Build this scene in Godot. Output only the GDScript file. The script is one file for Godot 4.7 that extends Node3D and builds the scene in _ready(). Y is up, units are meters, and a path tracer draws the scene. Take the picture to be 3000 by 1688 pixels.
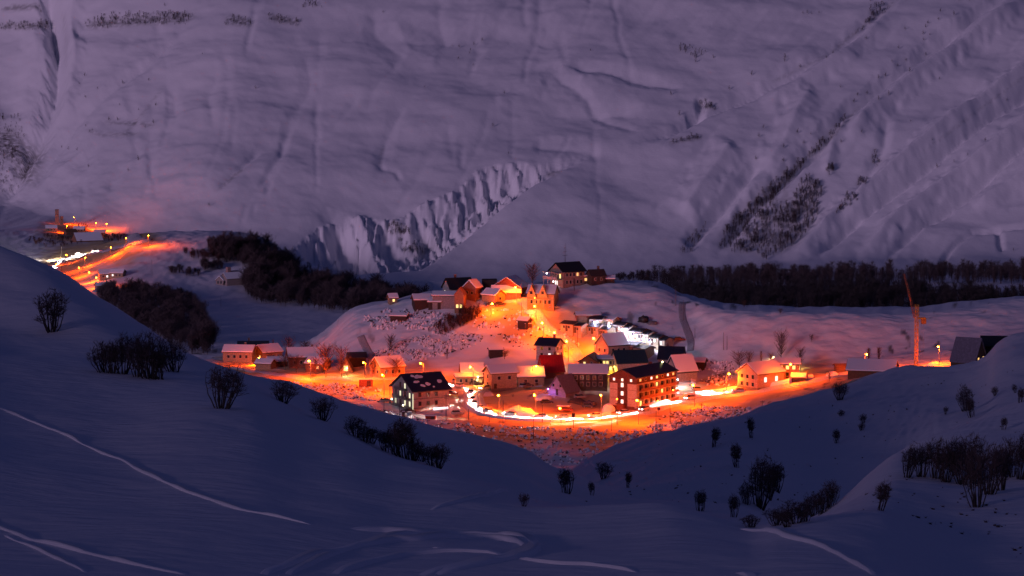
extends Node3D
# Winter dusk over a lit mountain village. World: x right, y up, z towards the viewpoint; the hotel's forecourt is y = 0.

const F := 8094.0            # focal length in pixels of the 3000 px wide photograph
const CX := 1500.0
const CY := 844.0
const HC := 126.0            # height of the viewpoint above the hotel
const PITCH := 0.0959931     # 5.5 degrees down
const COS_P := 0.995396
const SIN_P := 0.0958458

const U0 := -0.245
const DU := 0.000618
const NC := 792              # columns of the terrain sheet
const NK := 21               # contour lines across the valley

var DK := []                 # distance of each contour line at each column
var HK := []                 # height
var MK := []                 # slope along the view axis
var AMP := PackedFloat32Array()
var ROWS := PackedInt32Array()
var n_near := FastNoiseLite.new()
var n_rough := FastNoiseLite.new()
var n_far := FastNoiseLite.new()
var n_streak := FastNoiseLite.new()
var n_rib := FastNoiseLite.new()

const GX0 := -480.0
const GY0 := -460.0
const GS := 6.0
const GW := 668
const GH := 224
var relief := PackedFloat32Array()    # gullies and ridges of the mountain face, metres
var bare := PackedFloat32Array()      # where rock and dead grass show through the snow

var used_names := {}
var mats := {}
var boxes := {}
var rng := RandomNumberGenerator.new()
var mottle: NoiseTexture2D
var grain: NoiseTexture2D


# ---------------------------------------------------------------- helpers: geometry of the view
func ray(px: float, py: float) -> Vector2:
	# direction through a pixel, per metre of distance: (x / D, y / D)
	var dx := (px - CX) / F
	var dy := -(py - CY) / F
	var k := COS_P + dy * SIN_P
	return Vector2(dx / k, (dy * COS_P - SIN_P) / k)


func pixel(x: float, y: float, d: float) -> Vector2:
	var v := (y - HC) / d
	var dy := (v * COS_P + SIN_P) / (COS_P - v * SIN_P)
	var k := COS_P + dy * SIN_P
	return Vector2(CX + F * x / d * k, CY - F * dy)


func pchip(xs: PackedFloat32Array, ys: PackedFloat32Array, x: float) -> float:
	var n := xs.size()
	if x <= xs[0]:
		return ys[0]
	if x >= xs[n - 1]:
		return ys[n - 1]
	var i := 0
	while x > xs[i + 1]:
		i += 1
	var h := xs[i + 1] - xs[i]
	var d := (ys[i + 1] - ys[i]) / h
	var m0 := d
	var m1 := d
	if i > 0:
		var dp := (ys[i] - ys[i - 1]) / (xs[i] - xs[i - 1])
		m0 = 0.0 if dp * d <= 0.0 else 2.0 * dp * d / (dp + d)
	if i < n - 2:
		var dn := (ys[i + 2] - ys[i + 1]) / (xs[i + 2] - xs[i + 1])
		m1 = 0.0 if dn * d <= 0.0 else 2.0 * dn * d / (dn + d)
	var t := (x - xs[i]) / h
	var t2 := t * t
	var t3 := t2 * t
	return (2 * t3 - 3 * t2 + 1) * ys[i] + (t3 - 2 * t2 + t) * h * m0 + (3 * t2 - 2 * t3) * ys[i + 1] + (t3 - t2) * h * m1


func contour(pts: Array, heights := false) -> void:
	# a contour line of the land, surveyed as [column, row or height, distance]
	var us := PackedFloat32Array()
	var ds := PackedFloat32Array()
	var hs := PackedFloat32Array()
	for p in pts:
		var u: float
		var h: float
		if heights or p.size() == 4:
			u = (p[0] - CX) / F / COS_P
			h = p[1]
		else:
			var r := ray(p[0], p[1])
			u = r.x
			h = HC + r.y * p[2]
		us.append(u); ds.append(p[2]); hs.append(h)
	var dcol := PackedFloat32Array()
	var hcol := PackedFloat32Array()
	for c in NC:
		var u := U0 + DU * c
		dcol.append(pchip(us, ds, u))
		hcol.append(pchip(us, hs, u))
	DK.append(dcol)
	HK.append(hcol)


func slopes() -> void:
	for k in NK:
		var m := PackedFloat32Array()
		for c in NC:
			if k == 0 or k == NK - 1:
				var a := maxi(k - 1, 0)
				var b := mini(k + 1, NK - 1)
				m.append((HK[b][c] - HK[a][c]) / (DK[b][c] - DK[a][c]))
			else:
				var h0: float = DK[k][c] - DK[k - 1][c]
				var h1: float = DK[k + 1][c] - DK[k][c]
				var d0: float = (HK[k][c] - HK[k - 1][c]) / h0
				var d1: float = (HK[k + 1][c] - HK[k][c]) / h1
				if d0 * d1 <= 0.0:
					m.append(0.0)
				else:
					var w1 := 2.0 * h1 + h0
					var w2 := h1 + 2.0 * h0
					m.append((w1 + w2) / (w1 / d0 + w2 / d1))
		for pass_ in 2:
			var soft := PackedFloat32Array()
			for c in NC:
				var sum := 0.0
				for q in range(-18, 19, 3):
					sum += m[clampi(c + q, 0, NC - 1)]
				soft.append(sum / 13.0)
			m = soft
		MK.append(m)


func detail(x: float, d: float, base: float, amp: float) -> float:
	var h := 0.0
	if d < 2700.0:
		h += n_near.get_noise_2d(x, d) * amp
		if d > 700.0:
			h += n_rough.get_noise_2d(x * 0.55, d) * amp * 0.55 * smoothstep(700.0, 790.0, d)
	if d > 2150.0:
		var w := smoothstep(2150.0, 2900.0, d)
		h += w * (n_far.get_noise_2d(x, base * 2.2 + d * 0.3) * 9.0 + n_streak.get_noise_2d(x * 0.16, base * 0.9) * 1.3 + n_near.get_noise_2d(x * 0.9, base * 1.7) * 0.7 + n_rib.get_noise_2d(x * 0.5 - base * 0.55, base * 0.07) * 2.2 * smoothstep(-0.1, 0.35, n_far.get_noise_2d(x * 0.7 + 800.0, base * 1.3)))
		var p := pixel(x, base, d)
		h += field(relief, p.x, p.y)
	return h


func field(f: PackedFloat32Array, px: float, py: float) -> float:
	var gx := (px - GX0) / GS
	var gy := (py - GY0) / GS
	if gx < 0.0 or gy < 0.0 or gx >= GW - 1.01 or gy >= GH - 1.01:
		return 0.0
	var i := int(gx)
	var j := int(gy)
	var fx := gx - i
	var fy := gy - j
	var o := j * GW + i
	return lerpf(lerpf(f[o], f[o + 1], fx), lerpf(f[o + GW], f[o + GW + 1], fx), fy)


func ground(x: float, d: float) -> float:
	var c := clampf((x / d - U0) / DU, 0.0, NC - 1.01)
	var i := int(c)
	var t := c - i
	var d0 := lerpf(DK[0][i], DK[0][i + 1], t)
	if d <= d0:
		return lerpf(HK[0][i], HK[0][i + 1], t)
	for k in NK - 1:
		var d1 := lerpf(DK[k + 1][i], DK[k + 1][i + 1], t)
		if d <= d1 or k == NK - 2:
			var s := minf((d - d0) / (d1 - d0), 1.0)
			var h := hermite(s, d1 - d0, lerpf(HK[k][i], HK[k][i + 1], t), lerpf(HK[k + 1][i], HK[k + 1][i + 1], t), lerpf(MK[k][i], MK[k][i + 1], t), lerpf(MK[k + 1][i], MK[k + 1][i + 1], t))
			return h + detail(x, d, h, lerpf(AMP[k], AMP[k + 1], s))
		d0 = d1
	return 0.0


func hermite(t: float, w: float, a: float, b: float, ma: float, mb: float) -> float:
	var t2 := t * t
	var t3 := t2 * t
	return (2 * t3 - 3 * t2 + 1) * a + (t3 - 2 * t2 + t) * w * ma + (3 * t2 - 2 * t3) * b + (t3 - t2) * w * mb


func spot(px: float, py: float, near := 100.0, far := 4200.0) -> Vector3:
	# where the line of sight through a pixel meets the land
	var r := ray(px, py)
	var d := near
	var last := near
	while d < far:
		if HC + r.y * d < ground(r.x * d, d):
			for k in 12:
				var m := (last + d) * 0.5
				if HC + r.y * m < ground(r.x * m, m):
					d = m
				else:
					last = m
			break
		last = d
		d *= 1.006
	return Vector3(r.x * d, ground(r.x * d, d), -d)


func on_land(x: float, z: float) -> Vector3:
	return Vector3(x, ground(x, -z), z)


# ---------------------------------------------------------------- helpers: nodes, materials, shapes
func numbered(called: String) -> String:
	if not used_names.has(called):
		used_names[called] = 0
		return called
	used_names[called] += 1
	return "%s_%03d" % [called, used_names[called]]


func thing(called: String, label: String, category: String, at: Vector3, turn := 0.0, group := "") -> Node3D:
	var o := Node3D.new()
	o.name = numbered(called)
	o.position = at
	o.rotation.y = turn
	add_child(o)
	tag(o, label, category, group)
	return o


func tag(o: Node3D, label: String, category: String, group := "") -> void:
	o.set_meta("label", label)
	o.set_meta("category", category)
	if group:
		o.set_meta("group", group)


func copy(o: Node3D, at: Vector3, turn: float, size: Vector3, label: String, group := "") -> Node3D:
	var c: Node3D = o.duplicate()
	c.name = numbered(String(o.name).rstrip("0123456789").trim_suffix("_"))
	add_child(c)
	c.position = at
	c.rotation.y = turn
	c.scale = size
	c.set_meta("label", label)
	if c.has_meta("group"):
		c.remove_meta("group")
	if group:
		c.set_meta("group", group)
	return c


func part(called: String, mesh: Mesh, m: Material, parent: Node, at := Vector3.ZERO) -> MeshInstance3D:
	var o := MeshInstance3D.new()
	o.name = called
	o.mesh = mesh
	o.material_override = m
	o.position = at
	parent.add_child(o, true)
	return o


func structure(called: String, mesh: Mesh, m: Material) -> MeshInstance3D:
	var o := part(numbered(called), mesh, m, self)
	o.set_meta("kind", "structure")
	return o


func stuff(called: String, mesh: Mesh, m: Material, where: Array, label: String, category: String) -> void:
	var mm := MultiMesh.new()
	mm.transform_format = MultiMesh.TRANSFORM_3D
	mm.mesh = mesh
	mm.instance_count = where.size()
	for i in where.size():
		mm.set_instance_transform(i, where[i])
	var o := MultiMeshInstance3D.new()
	o.name = numbered(called)
	o.multimesh = mm
	o.material_override = m
	add_child(o)
	tag(o, label, category)
	o.set_meta("kind", "stuff")


func mat(r: float, g: float, b: float, rough := 0.85, worn := true, metal := 0.0) -> StandardMaterial3D:
	# linear base colour
	var key := "%.3f %.3f %.3f %.2f %s %.1f" % [r, g, b, rough, worn, metal]
	if not mats.has(key):
		var m := StandardMaterial3D.new()
		m.albedo_color = Color(r, g, b).linear_to_srgb()
		m.roughness = rough
		m.metallic = metal
		if worn:
			m.albedo_texture = mottle
			m.uv1_triplanar = true
			m.uv1_world_triplanar = true
			m.uv1_scale = Vector3(0.31, 0.31, 0.31)
		mats[key] = m
	return mats[key]


func glow(r: float, g: float, b: float, energy: float) -> StandardMaterial3D:
	var key := "glow %.3f %.3f %.3f %.2f" % [r, g, b, energy]
	if not mats.has(key):
		var m := StandardMaterial3D.new()
		m.albedo_color = Color(0.6, 0.6, 0.6)
		m.emission_enabled = true
		m.emission = Color(r, g, b).linear_to_srgb()
		m.emission_energy_multiplier = energy
		mats[key] = m
	return mats[key]


func box(sx: float, sy: float, sz: float) -> Mesh:
	var key := "%.3f %.3f %.3f" % [sx, sy, sz]
	if not boxes.has(key):
		var b := BoxMesh.new()
		b.size = Vector3(sx, sy, sz)
		boxes[key] = b
	return boxes[key]


func begin() -> SurfaceTool:
	var st := SurfaceTool.new()
	st.begin(Mesh.PRIMITIVE_TRIANGLES)
	return st


func done(st: SurfaceTool) -> ArrayMesh:
	st.generate_normals()
	return st.commit()


func face(st: SurfaceTool, pts: Array, inside: Vector3) -> void:
	# a flat polygon turned away from a point inside the solid
	var n: Vector3 = (pts[2] - pts[0]).cross(pts[1] - pts[0])
	var out := n.dot(pts[0] - inside) > 0.0
	st.set_smooth_group(-1)
	for i in range(1, pts.size() - 1):
		if out:
			st.add_vertex(pts[0]); st.add_vertex(pts[i]); st.add_vertex(pts[i + 1])
		else:
			st.add_vertex(pts[0]); st.add_vertex(pts[i + 1]); st.add_vertex(pts[i])


func solid(st: SurfaceTool, a: Array, b: Array) -> void:
	# the prism between two like polygons
	var mid := Vector3.ZERO
	for p in a + b:
		mid += p
	mid /= a.size() * 2.0
	face(st, a, mid)
	face(st, b, mid)
	for i in a.size():
		var j := (i + 1) % a.size()
		face(st, [a[i], a[j], b[j], b[i]], mid)


func block(st: SurfaceTool, c: Vector3, s: Vector3) -> void:
	var h := s * 0.5
	var a := []
	var b := []
	for q in [[-1, -1], [1, -1], [1, 1], [-1, 1]]:
		a.append(c + Vector3(q[0] * h.x, -h.y, q[1] * h.z))
		b.append(c + Vector3(q[0] * h.x, h.y, q[1] * h.z))
	solid(st, a, b)


func tube(st: SurfaceTool, a: Vector3, b: Vector3, ra: float, rb: float, sides := 3) -> void:
	var w := (b - a).normalized()
	var u := w.cross(Vector3(0.31, 0.2, 0.93)).normalized()
	var v := w.cross(u)
	st.set_smooth_group(0 if sides > 4 else -1)
	for i in sides:
		var t0 := TAU * i / sides
		var t1 := TAU * (i + 1) / sides
		var p0 := u * cos(t0) + v * sin(t0)
		var p1 := u * cos(t1) + v * sin(t1)
		var a0 := a + p0 * ra
		var a1 := a + p1 * ra
		var b0 := b + p0 * rb
		var b1 := b + p1 * rb
		st.add_vertex(a0); st.add_vertex(a1); st.add_vertex(b1)
		st.add_vertex(a0); st.add_vertex(b1); st.add_vertex(b0)


const SKY_ENERGY := 0.5
const SUN_ENERGY := 0.28
const SUN_AZ := 38.0
const SUN_EL := 8.5


func textures() -> void:
	var n := FastNoiseLite.new()
	n.seed = 5
	n.frequency = 0.02
	n.fractal_octaves = 5
	mottle = NoiseTexture2D.new()
	mottle.width = 256
	mottle.height = 256
	mottle.seamless = true
	mottle.noise = n
	var g := Gradient.new()
	g.set_color(0, Color(0.72, 0.72, 0.72))
	g.set_color(1, Color(1, 1, 1))
	mottle.color_ramp = g


func land_setup() -> void:
	n_near.seed = 11; n_near.frequency = 1.0 / 34.0; n_near.fractal_octaves = 4; n_near.fractal_gain = 0.42
	n_rough.seed = 12; n_rough.frequency = 1.0 / 7.0; n_rough.fractal_octaves = 3
	n_far.seed = 13; n_far.frequency = 1.0 / 210.0; n_far.fractal_octaves = 5; n_far.fractal_gain = 0.38
	n_streak.seed = 14; n_streak.frequency = 1.0 / 46.0; n_streak.fractal_octaves = 4
	n_rib.seed = 15; n_rib.frequency = 1.0 / 26.0; n_rib.fractal_octaves = 3
	# contour lines from the viewpoint outwards
	contour([[-500, 2900, 45], [3500, 2900, 45]])
	contour([[-500, 1760, 140], [3500, 1760, 145]])
	contour([[-500, 800, 330], [-200, 890, 320], [0, 970, 310], [250, 1022, 300], [500, 1075, 290], [720, 1125, 285], [890, 1206, 280], [1000, 1250, 275], [1150, 1320, 265], [1300, 1372, 250], [1470, 1432, 235], [1600, 1473, 222], [1800, 1483, 210], [2000, 1492, 200], [2100, 1520, 195], [2190, 1541, 192], [2280, 1530, 190], [2400, 1524, 188], [2500, 1545, 184], [2600, 1600, 176], [2700, 1672, 168], [2800, 1735, 162], [3000, 1750, 156], [3500, 1755, 152]])
	contour([[-500, 650, 348], [0, 849, 325], [250, 937, 315], [500, 1040, 306], [720, 1112, 302], [890, 1222, 303], [1000, 1285, 302], [1150, 1362, 292], [1300, 1412, 280], [1470, 1455, 262], [1600, 1497, 248], [1800, 1515, 236], [2000, 1530, 226], [2190, 1575, 216], [2300, 1572, 212], [2380, 1545, 212], [2500, 1500, 215], [2600, 1500, 210], [2700, 1560, 202], [2800, 1610, 196], [3000, 1640, 190], [3500, 1640, 186]])
	contour([[-500, 490, 362], [-200, 630, 348], [0, 727, 340], [130, 790, 336], [260, 864, 332], [400, 944, 327], [540, 1026, 322], [700, 1088, 321], [900, 1140, 340], [1080, 1192, 366], [1250, 1243, 390], [1400, 1291, 404], [1540, 1345, 412], [1640, 1396, 412], [1740, 1425, 392], [1850, 1445, 365], [2000, 1470, 335], [2200, 1500, 305], [2300, 1512, 292], [2380, 1524, 284], [2460, 1478, 286], [2560, 1388, 292], [2640, 1322, 300], [2760, 1268, 315], [3000, 1180, 345], [3500, 1040, 380]])
	contour([[-500, 102, 430], [0, 74, 424], [540, 52, 430], [900, 38, 440], [1250, 28, 452], [1540, 30, 462], [1640, 42, 462], [1740, 50, 440], [1850, 56, 412], [2000, 62, 378], [2200, 66, 345], [2300, 64, 335], [2400, 62, 332], [2560, 62, 336], [2640, 62, 350], [2760, 63, 380], [3000, 62, 420], [3500, 60, 450]], true)
	contour([[-500, 40, 600, 1], [0, 30, 600, 1], [700, 12, 600, 1], [1250, 4, 600, 1], [1500, 6, 600, 1], [1600, 1420, 600], [1660, 1392, 600], [1740, 1345, 600], [1870, 1292, 605], [2000, 1258, 610], [2100, 1234, 620], [2200, 1208, 630], [2300, 1180, 640], [2420, 1148, 650], [2490, 1122, 655], [2560, 1100, 660], [2640, 1082, 665], [2700, 1074, 668], [2780, 1071, 664], [2860, 1057, 652], [2890, 1043, 645], [2920, 1016, 636], [2950, 1001, 630], [2975, 993, 625], [3010, 988, 620], [3100, 975, 612], [3500, 900, 600]])
	contour([[-500, 8, 760], [700, 0, 760], [1300, -2, 760], [1640, -0.5, 762], [1900, 0, 765], [2200, 6, 770], [2500, 12, 775], [2800, 22, 770], [3000, 30, 760], [3500, 40, 760]], true)
	contour([[-500, 4, 900], [700, 2, 900], [1300, 0, 900], [1900, 0, 900], [2100, 1.2, 900], [2300, 5.5, 900], [2450, 8.5, 900], [2700, 12.5, 900], [3000, 17, 900], [3500, 22, 900]], true)
	contour([[-500, 2, 965], [600, 2, 965], [1000, 3.5, 962], [1300, 6, 960], [1600, 10, 960], [1900, 8, 955], [2050, 5, 945], [2200, 5.5, 940], [2400, 8.5, 940], [2700, 13, 945], [3000, 18, 950], [3500, 24, 950]], true)
	contour([[-500, 1030, 1050], [600, 1033, 1050], [800, 1034, 1050], [880, 1026, 1040], [950, 985, 1022], [1050, 908, 1014], [1150, 887, 1012], [1300, 860, 1012], [1450, 840, 1014], [1650, 830, 1014], [1820, 826, 1014], [1920, 836, 1010], [2000, 870, 1004], [2080, 896, 988], [2200, 912, 977], [2400, 918, 973], [2600, 919, 974], [2760, 909, 979], [2900, 890, 984], [3000, 880, 987], [3500, 840, 990]])
	contour([[-500, -24, 1260], [700, -24, 1260], [950, -26, 1260], [1300, -24, 1260], [1800, -24, 1260], [2200, -22, 1260], [3500, -16, 1260]], true)
	contour([[-500, -36, 1500], [600, -38, 1500], [1000, -38, 1500], [1500, -38, 1500], [2000, -32, 1500], [3500, -28, 1500]], true)
	contour([[-500, -55, 1760], [100, -50, 1760], [450, -46, 1760], [600, -50, 1760], [900, -50, 1760], [1100, -52, 1760], [1300, -56, 1760], [1800, -56, 1760], [2200, -48, 1760], [3500, -44, 1760]], true)
	contour([[-500, -64, 2000], [0, -60, 2000], [180, -54, 2000], [300, -44, 2000], [430, -31, 2000], [620, -28, 2000], [740, -30, 2000], [850, -45, 2000], [1000, -60, 2000], [1150, -72, 2000], [1300, -78, 2000], [1700, -76, 2000], [1900, -68, 2000], [2400, -62, 2000], [3500, -58, 2000]], true)
	contour([[-500, -72, 2460], [0, -72, 2460], [180, -70, 2460], [330, -68, 2460], [430, -70, 2460], [700, -80, 2460], [950, -96, 2400], [1150, -112, 2300], [1300, -124, 2300], [1800, -114, 2300], [2000, -96, 2380], [3500, -92, 2460]], true)
	contour([[-500, 560, 3300], [0, 607, 3200], [120, 628, 3000], [250, 655, 2850], [400, 690, 2760], [600, 705, 2700], [1000, 798, 2620], [1150, 830, 2600], [1300, 862, 2580], [1500, 852, 2580], [1700, 836, 2580], [1850, 812, 2600], [2050, 788, 2620], [2300, 770, 2640], [3000, 758, 2640], [3500, 756, 2640]])
	contour([[-500, 420, 3460], [0, 420, 3400], [300, 430, 3120], [700, 430, 2960], [1300, 440, 2900], [1800, 430, 2900], [2400, 420, 2880], [3500, 400, 2860]])
	contour([[-500, 110, 3700], [0, 110, 3640], [400, 110, 3400], [800, 110, 3240], [1500, 110, 3180], [2400, 100, 3140], [3500, 90, 3100]])
	contour([[-500, -150, 3950], [500, -150, 3640], [1500, -150, 3440], [3500, -150, 3350]])
	contour([[-500, -420, 4300], [500, -420, 4000], [1500, -420, 3800], [3500, -420, 3700]])
	AMP = PackedFloat32Array([0.15, 0.7, 0.7, 0.7, 1.0, 1.7, 1.8, 0.7, 0.5, 0.8, 1.0, 0.8, 0.5, 0.7, 1.6, 1.5, 0.0, 0.0, 0.0, 0.0, 0.0])
	ROWS = PackedInt32Array([6, 66, 16, 44, 12, 46, 16, 54, 50, 66, 20, 26, 26, 30, 36, 22, 110, 100, 66, 10])
	slopes()
	relief.resize(GW * GH)
	bare.resize(GW * GH)
	mountain_features()


func stamp(f: PackedFloat32Array, pts: Array, width: float, depth: float, width_end := -1.0, depth_end := 1e9, blunt := false) -> void:
	# a gully (depth < 0) or ridge (depth > 0) along a line on the mountain face
	if width_end < 0.0:
		width_end = width
	if depth_end > 1e8:
		depth_end = depth
	var total := 0.0
	for i in pts.size() - 1:
		total += Vector2(pts[i + 1][0] - pts[i][0], pts[i + 1][1] - pts[i][1]).length()
	var best := {}
	var run := 0.0
	for i in pts.size() - 1:
		var a := Vector2(pts[i][0], pts[i][1])
		var b := Vector2(pts[i + 1][0], pts[i + 1][1])
		var l := (b - a).length()
		var wmax := maxf(width, width_end)
		for gy in range(maxi(0, int((minf(a.y, b.y) - wmax - GY0) / GS)), mini(GH, int((maxf(a.y, b.y) + wmax - GY0) / GS) + 2)):
			for gx in range(maxi(0, int((minf(a.x, b.x) - wmax - GX0) / GS)), mini(GW, int((maxf(a.x, b.x) + wmax - GX0) / GS) + 2)):
				var p := Vector2(GX0 + gx * GS, GY0 + gy * GS)
				var t := clampf((p - a).dot(b - a) / (l * l), 0.0, 1.0)
				var s := (run + t * l) / total
				var w := lerpf(width, width_end, s) * (1.0 + 0.35 * n_rib.get_noise_2d(p.x * 0.5, p.y * 0.5))
				var q := (p - a.lerp(b, t)).length() / w
				if q < 1.0:
					var fade := minf(1.0, minf(s, 1.0 - s) * 8.0 + 0.15)
					var v := lerpf(depth, depth_end, s) * fade * (1.0 - smoothstep(0.0, 1.0, q) if blunt else (1.0 - q) * (1.0 - q * 0.4))
					var o := gy * GW + gx
					if not best.has(o) or absf(v) > absf(best[o]):
						best[o] = v
		run += l
	for o in best:
		f[o] += best[o]


func inside(poly: PackedVector2Array, px: float, py: float) -> bool:
	return Geometry2D.is_point_in_polygon(Vector2(px, py), poly)


func poly(flat: Array) -> PackedVector2Array:
	var p := PackedVector2Array()
	for i in range(0, flat.size(), 2):
		p.append(Vector2(flat[i], flat[i + 1]))
	return p


func line_y(pts: Array, x: float) -> float:
	for i in pts.size() - 1:
		if x <= pts[i + 1][0]:
			return lerpf(pts[i][1], pts[i + 1][1], clampf((x - pts[i][0]) / (pts[i + 1][0] - pts[i][0]), 0.0, 1.0))
	return pts[-1][1]


func mountain_features() -> void:
	# the deep gully at the left and the spur beside it
	stamp(relief, [[140, -60], [158, 60], [172, 150], [165, 250], [145, 330], [105, 420], [60, 500], [5, 590]], 46, -34, 36, -16)
	stamp(relief, [[215, -60], [205, 60], [215, 160], [205, 270], [180, 370]], 44, 13, 30, 6)
	stamp(relief, [[90, 60], [110, 160], [80, 250], [60, 330]], 40, 5)
	stamp(relief, [[545, 70], [500, 120], [440, 180], [375, 232], [300, 292], [230, 360], [170, 440], [90, 560]], 26, -6)
	stamp(relief, [[520, 90], [460, 150], [400, 195]], 20, 4)
	stamp(relief, [[330, 330], [285, 370], [240, 440], [150, 520], [90, 580]], 22, 4)
	stamp(relief, [[320, 560], [330, 520], [400, 430], [500, 360]], 22, -2.5)
	stamp(relief, [[640, 560], [700, 505], [760, 440]], 13, -3)
	stamp(relief, [[860, 330], [900, 270], [910, 230], [890, 160]], 34, -2)
	stamp(relief, [[505, 250], [515, 340], [490, 400]], 26, -2.5)
	stamp(relief, [[1110, 500], [1118, 450], [1130, 400], [1160, 350], [1185, 310]], 30, -2.4)
	stamp(relief, [[1110, 480], [1160, 492], [1175, 520]], 12, -2)
	stamp(relief, [[640, 210], [610, 280], [625, 380]], 24, -2)
	stamp(relief, [[1095, 30], [1100, 90], [1150, 140], [1190, 165]], 48, -3)
	stamp(relief, [[1160, 60], [1200, 140], [1290, 170]], 44, 2)
	stamp(relief, [[1290, 0], [1285, 60], [1310, 130]], 36, -2)
	stamp(relief, [[1590, 20], [1600, 90], [1580, 130]], 40, -2)
	stamp(relief, [[1420, 40], [1410, 90], [1400, 140]], 50, 2)
	# centre right hollow with its little scarp
	stamp(relief, [[1620, 225], [1650, 250], [1690, 268], [1720, 290], [1735, 320], [1790, 360], [1880, 405]], 26, -4, 22, -2)
	stamp(relief, [[1640, 205], [1680, 215], [1715, 248]], 30, 3)
	stamp(relief, [[1450, 300], [1520, 290], [1600, 245]], 40, 3)
	stamp(relief, [[1560, 430], [1640, 440], [1760, 455]], 34, -4)
	stamp(relief, [[1600, 330], [1700, 335], [1860, 330]], 26, -3)
	stamp(relief, [[1660, 205], [1760, 215], [1900, 245], [2000, 255]], 26, -5)
	# long diagonal couloirs of the right-hand spur
	stamp(relief, [[2640, -20], [2560, 50], [2500, 100], [2430, 160], [2330, 208], [2200, 268], [2050, 340], [1960, 395], [1860, 430]], 26, -9.3, 20, -7.8)
	stamp(relief, [[2600, 60], [2480, 160], [2350, 240], [2230, 300]], 36, 7.8)
	stamp(relief, [[2960, -30], [2850, 50], [2750, 120], [2600, 230], [2480, 330], [2400, 420], [2330, 490], [2250, 560], [2180, 620], [2110, 720]], 26, -14.0, 34, -18.6)
	stamp(relief, [[3010, 0], [2880, 90], [2760, 180], [2640, 270], [2540, 350], [2480, 420]], 40, 12.4)
	stamp(relief, [[3100, 150], [3000, 222], [2850, 330], [2730, 420], [2600, 520], [2450, 640], [2340, 740]], 44, 17.1)
	stamp(relief, [[3080, 210], [2960, 300], [2800, 420], [2650, 535], [2500, 650], [2400, 750]], 18, -9.3)
	stamp(relief, [[3100, 300], [2950, 410], [2800, 510], [2640, 640], [2540, 740]], 40, 12.4)
	stamp(relief, [[3100, 350], [2960, 450], [2830, 560], [2700, 660], [2600, 760]], 20, -9.3)
	stamp(relief, [[3150, 380], [2980, 520], [2850, 600]], 40, 7.8)
	stamp(relief, [[2750, 780], [2800, 725], [2850, 685], [2950, 668], [3060, 650]], 12, -4.7)
	stamp(relief, [[2925, 670], [2935, 740]], 14, -4.7)
	stamp(relief, [[2480, 330], [2440, 430], [2420, 520]], 30, 6.2)
	stamp(relief, [[2600, 350], [2590, 430], [2520, 560], [2440, 660]], 26, -6.2)
	stamp(relief, [[2380, 250], [2340, 330], [2300, 420], [2240, 500]], 60, 7.8)
	stamp(relief, [[2220, 480], [2140, 580], [2070, 650], [2010, 720]], 26, -10.8)
	stamp(relief, [[2060, 285], [2045, 330], [2010, 350]], 22, -9.3)
	stamp(relief, [[2150, 420], [2080, 520], [2000, 640]], 70, 9.3)
	# finer runnels down the whole face
	var rr := RandomNumberGenerator.new()
	rr.seed = 99
	for i in 80:
		var left := i % 3 != 0
		var p := Vector2(rr.randf_range(-100, 1900), rr.randf_range(-120, 560)) if left else Vector2(rr.randf_range(1950, 3080), rr.randf_range(-120, 600))
		if left and p.y > 420.0 and p.x > 880.0:
			continue
		var d := Vector2(rr.randf_range(-0.75, 0.15), 1.0).normalized() if left else Vector2(rr.randf_range(-1.1, -0.75), rr.randf_range(0.8, 1.0)).normalized()
		var line := []
		var n := rr.randi_range(4, 9)
		for k in n:
			line.append([p.x, p.y])
			p += (d + Vector2(rr.randf_range(-0.25, 0.25), rr.randf_range(-0.2, 0.2))) * rr.randf_range(26, 50)
		stamp(relief, line, rr.randf_range(12, 30), rr.randf_range(-1.5, -0.5), rr.randf_range(8, 16), rr.randf_range(-1.2, -0.3), i % 2 == 0)

	# the gorge: an eroded bank with ribs, and the smooth snow fan in front of it
	var top := [[780, 760], [830, 745], [900, 700], [960, 655], [1030, 636], [1090, 634], [1170, 634], [1240, 600], [1330, 566], [1345, 555], [1400, 503], [1450, 492], [1600, 488], [1700, 458], [1860, 424]]
	var foot := [[780, 800], [1000, 812], [1228, 800], [1320, 735], [1400, 672], [1480, 618], [1560, 560], [1640, 505], [1720, 462], [1860, 426]]
	for gy in GH:
		for gx in GW:
			var px := GX0 + gx * GS
			var py := GY0 + gy * GS
			if px < 760.0 or px > 2400.0 or py < 380.0 or py > 860.0:
				continue
			var o := gy * GW + gx
			if px < 1850.0:
				var yt := line_y(top, px)
				var yf := line_y(foot, px)
				if py > yt and py < yf + 8.0:
					var deep := minf(1.0, maxf(0.0, yf - yt - 6.0) / 120.0)
					var s := clampf((py - yt) / maxf(yf - yt, 1.0), 0.0, 1.0)
					var wx := px + (py - yt) * -0.3 + 26.0 * n_far.get_noise_2d(px * 3.0, py * 3.0)
					var rib := absf(n_rib.get_noise_2d(wx * 0.42, py * 0.05)) + 0.5 * absf(n_rib.get_noise_2d(wx * 1.1 + 500.0, py * 0.12))
					relief[o] += deep * (-20.0 * smoothstep(0.0, 0.35, s) + 15.0 * smoothstep(0.45, 1.0, s) + (0.45 - rib) * 24.0 * smoothstep(0.0, 0.25, s) + 7.0 * n_rib.get_noise_2d(px * 0.9, py * 0.5) + 5.0 * n_rib.get_noise_2d(px * 2.2 + py * 0.5, py * 0.6))
			if px > 1000.0:
				var yf2 := line_y(foot, px)
				if py >= yf2 and px < 2400.0:
					relief[o] += 10.0 * smoothstep(0.0, 26.0, py - yf2) * (1.0 - smoothstep(200.0, 430.0, py - yf2)) * (1.0 - smoothstep(1500.0, 1840.0, px))
	stamp(relief, [[975, 650], [1010, 700], [1060, 800]], 48, -26)
	stamp(relief, [[1045, 630], [1085, 700], [1130, 780]], 36, 12)
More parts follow.
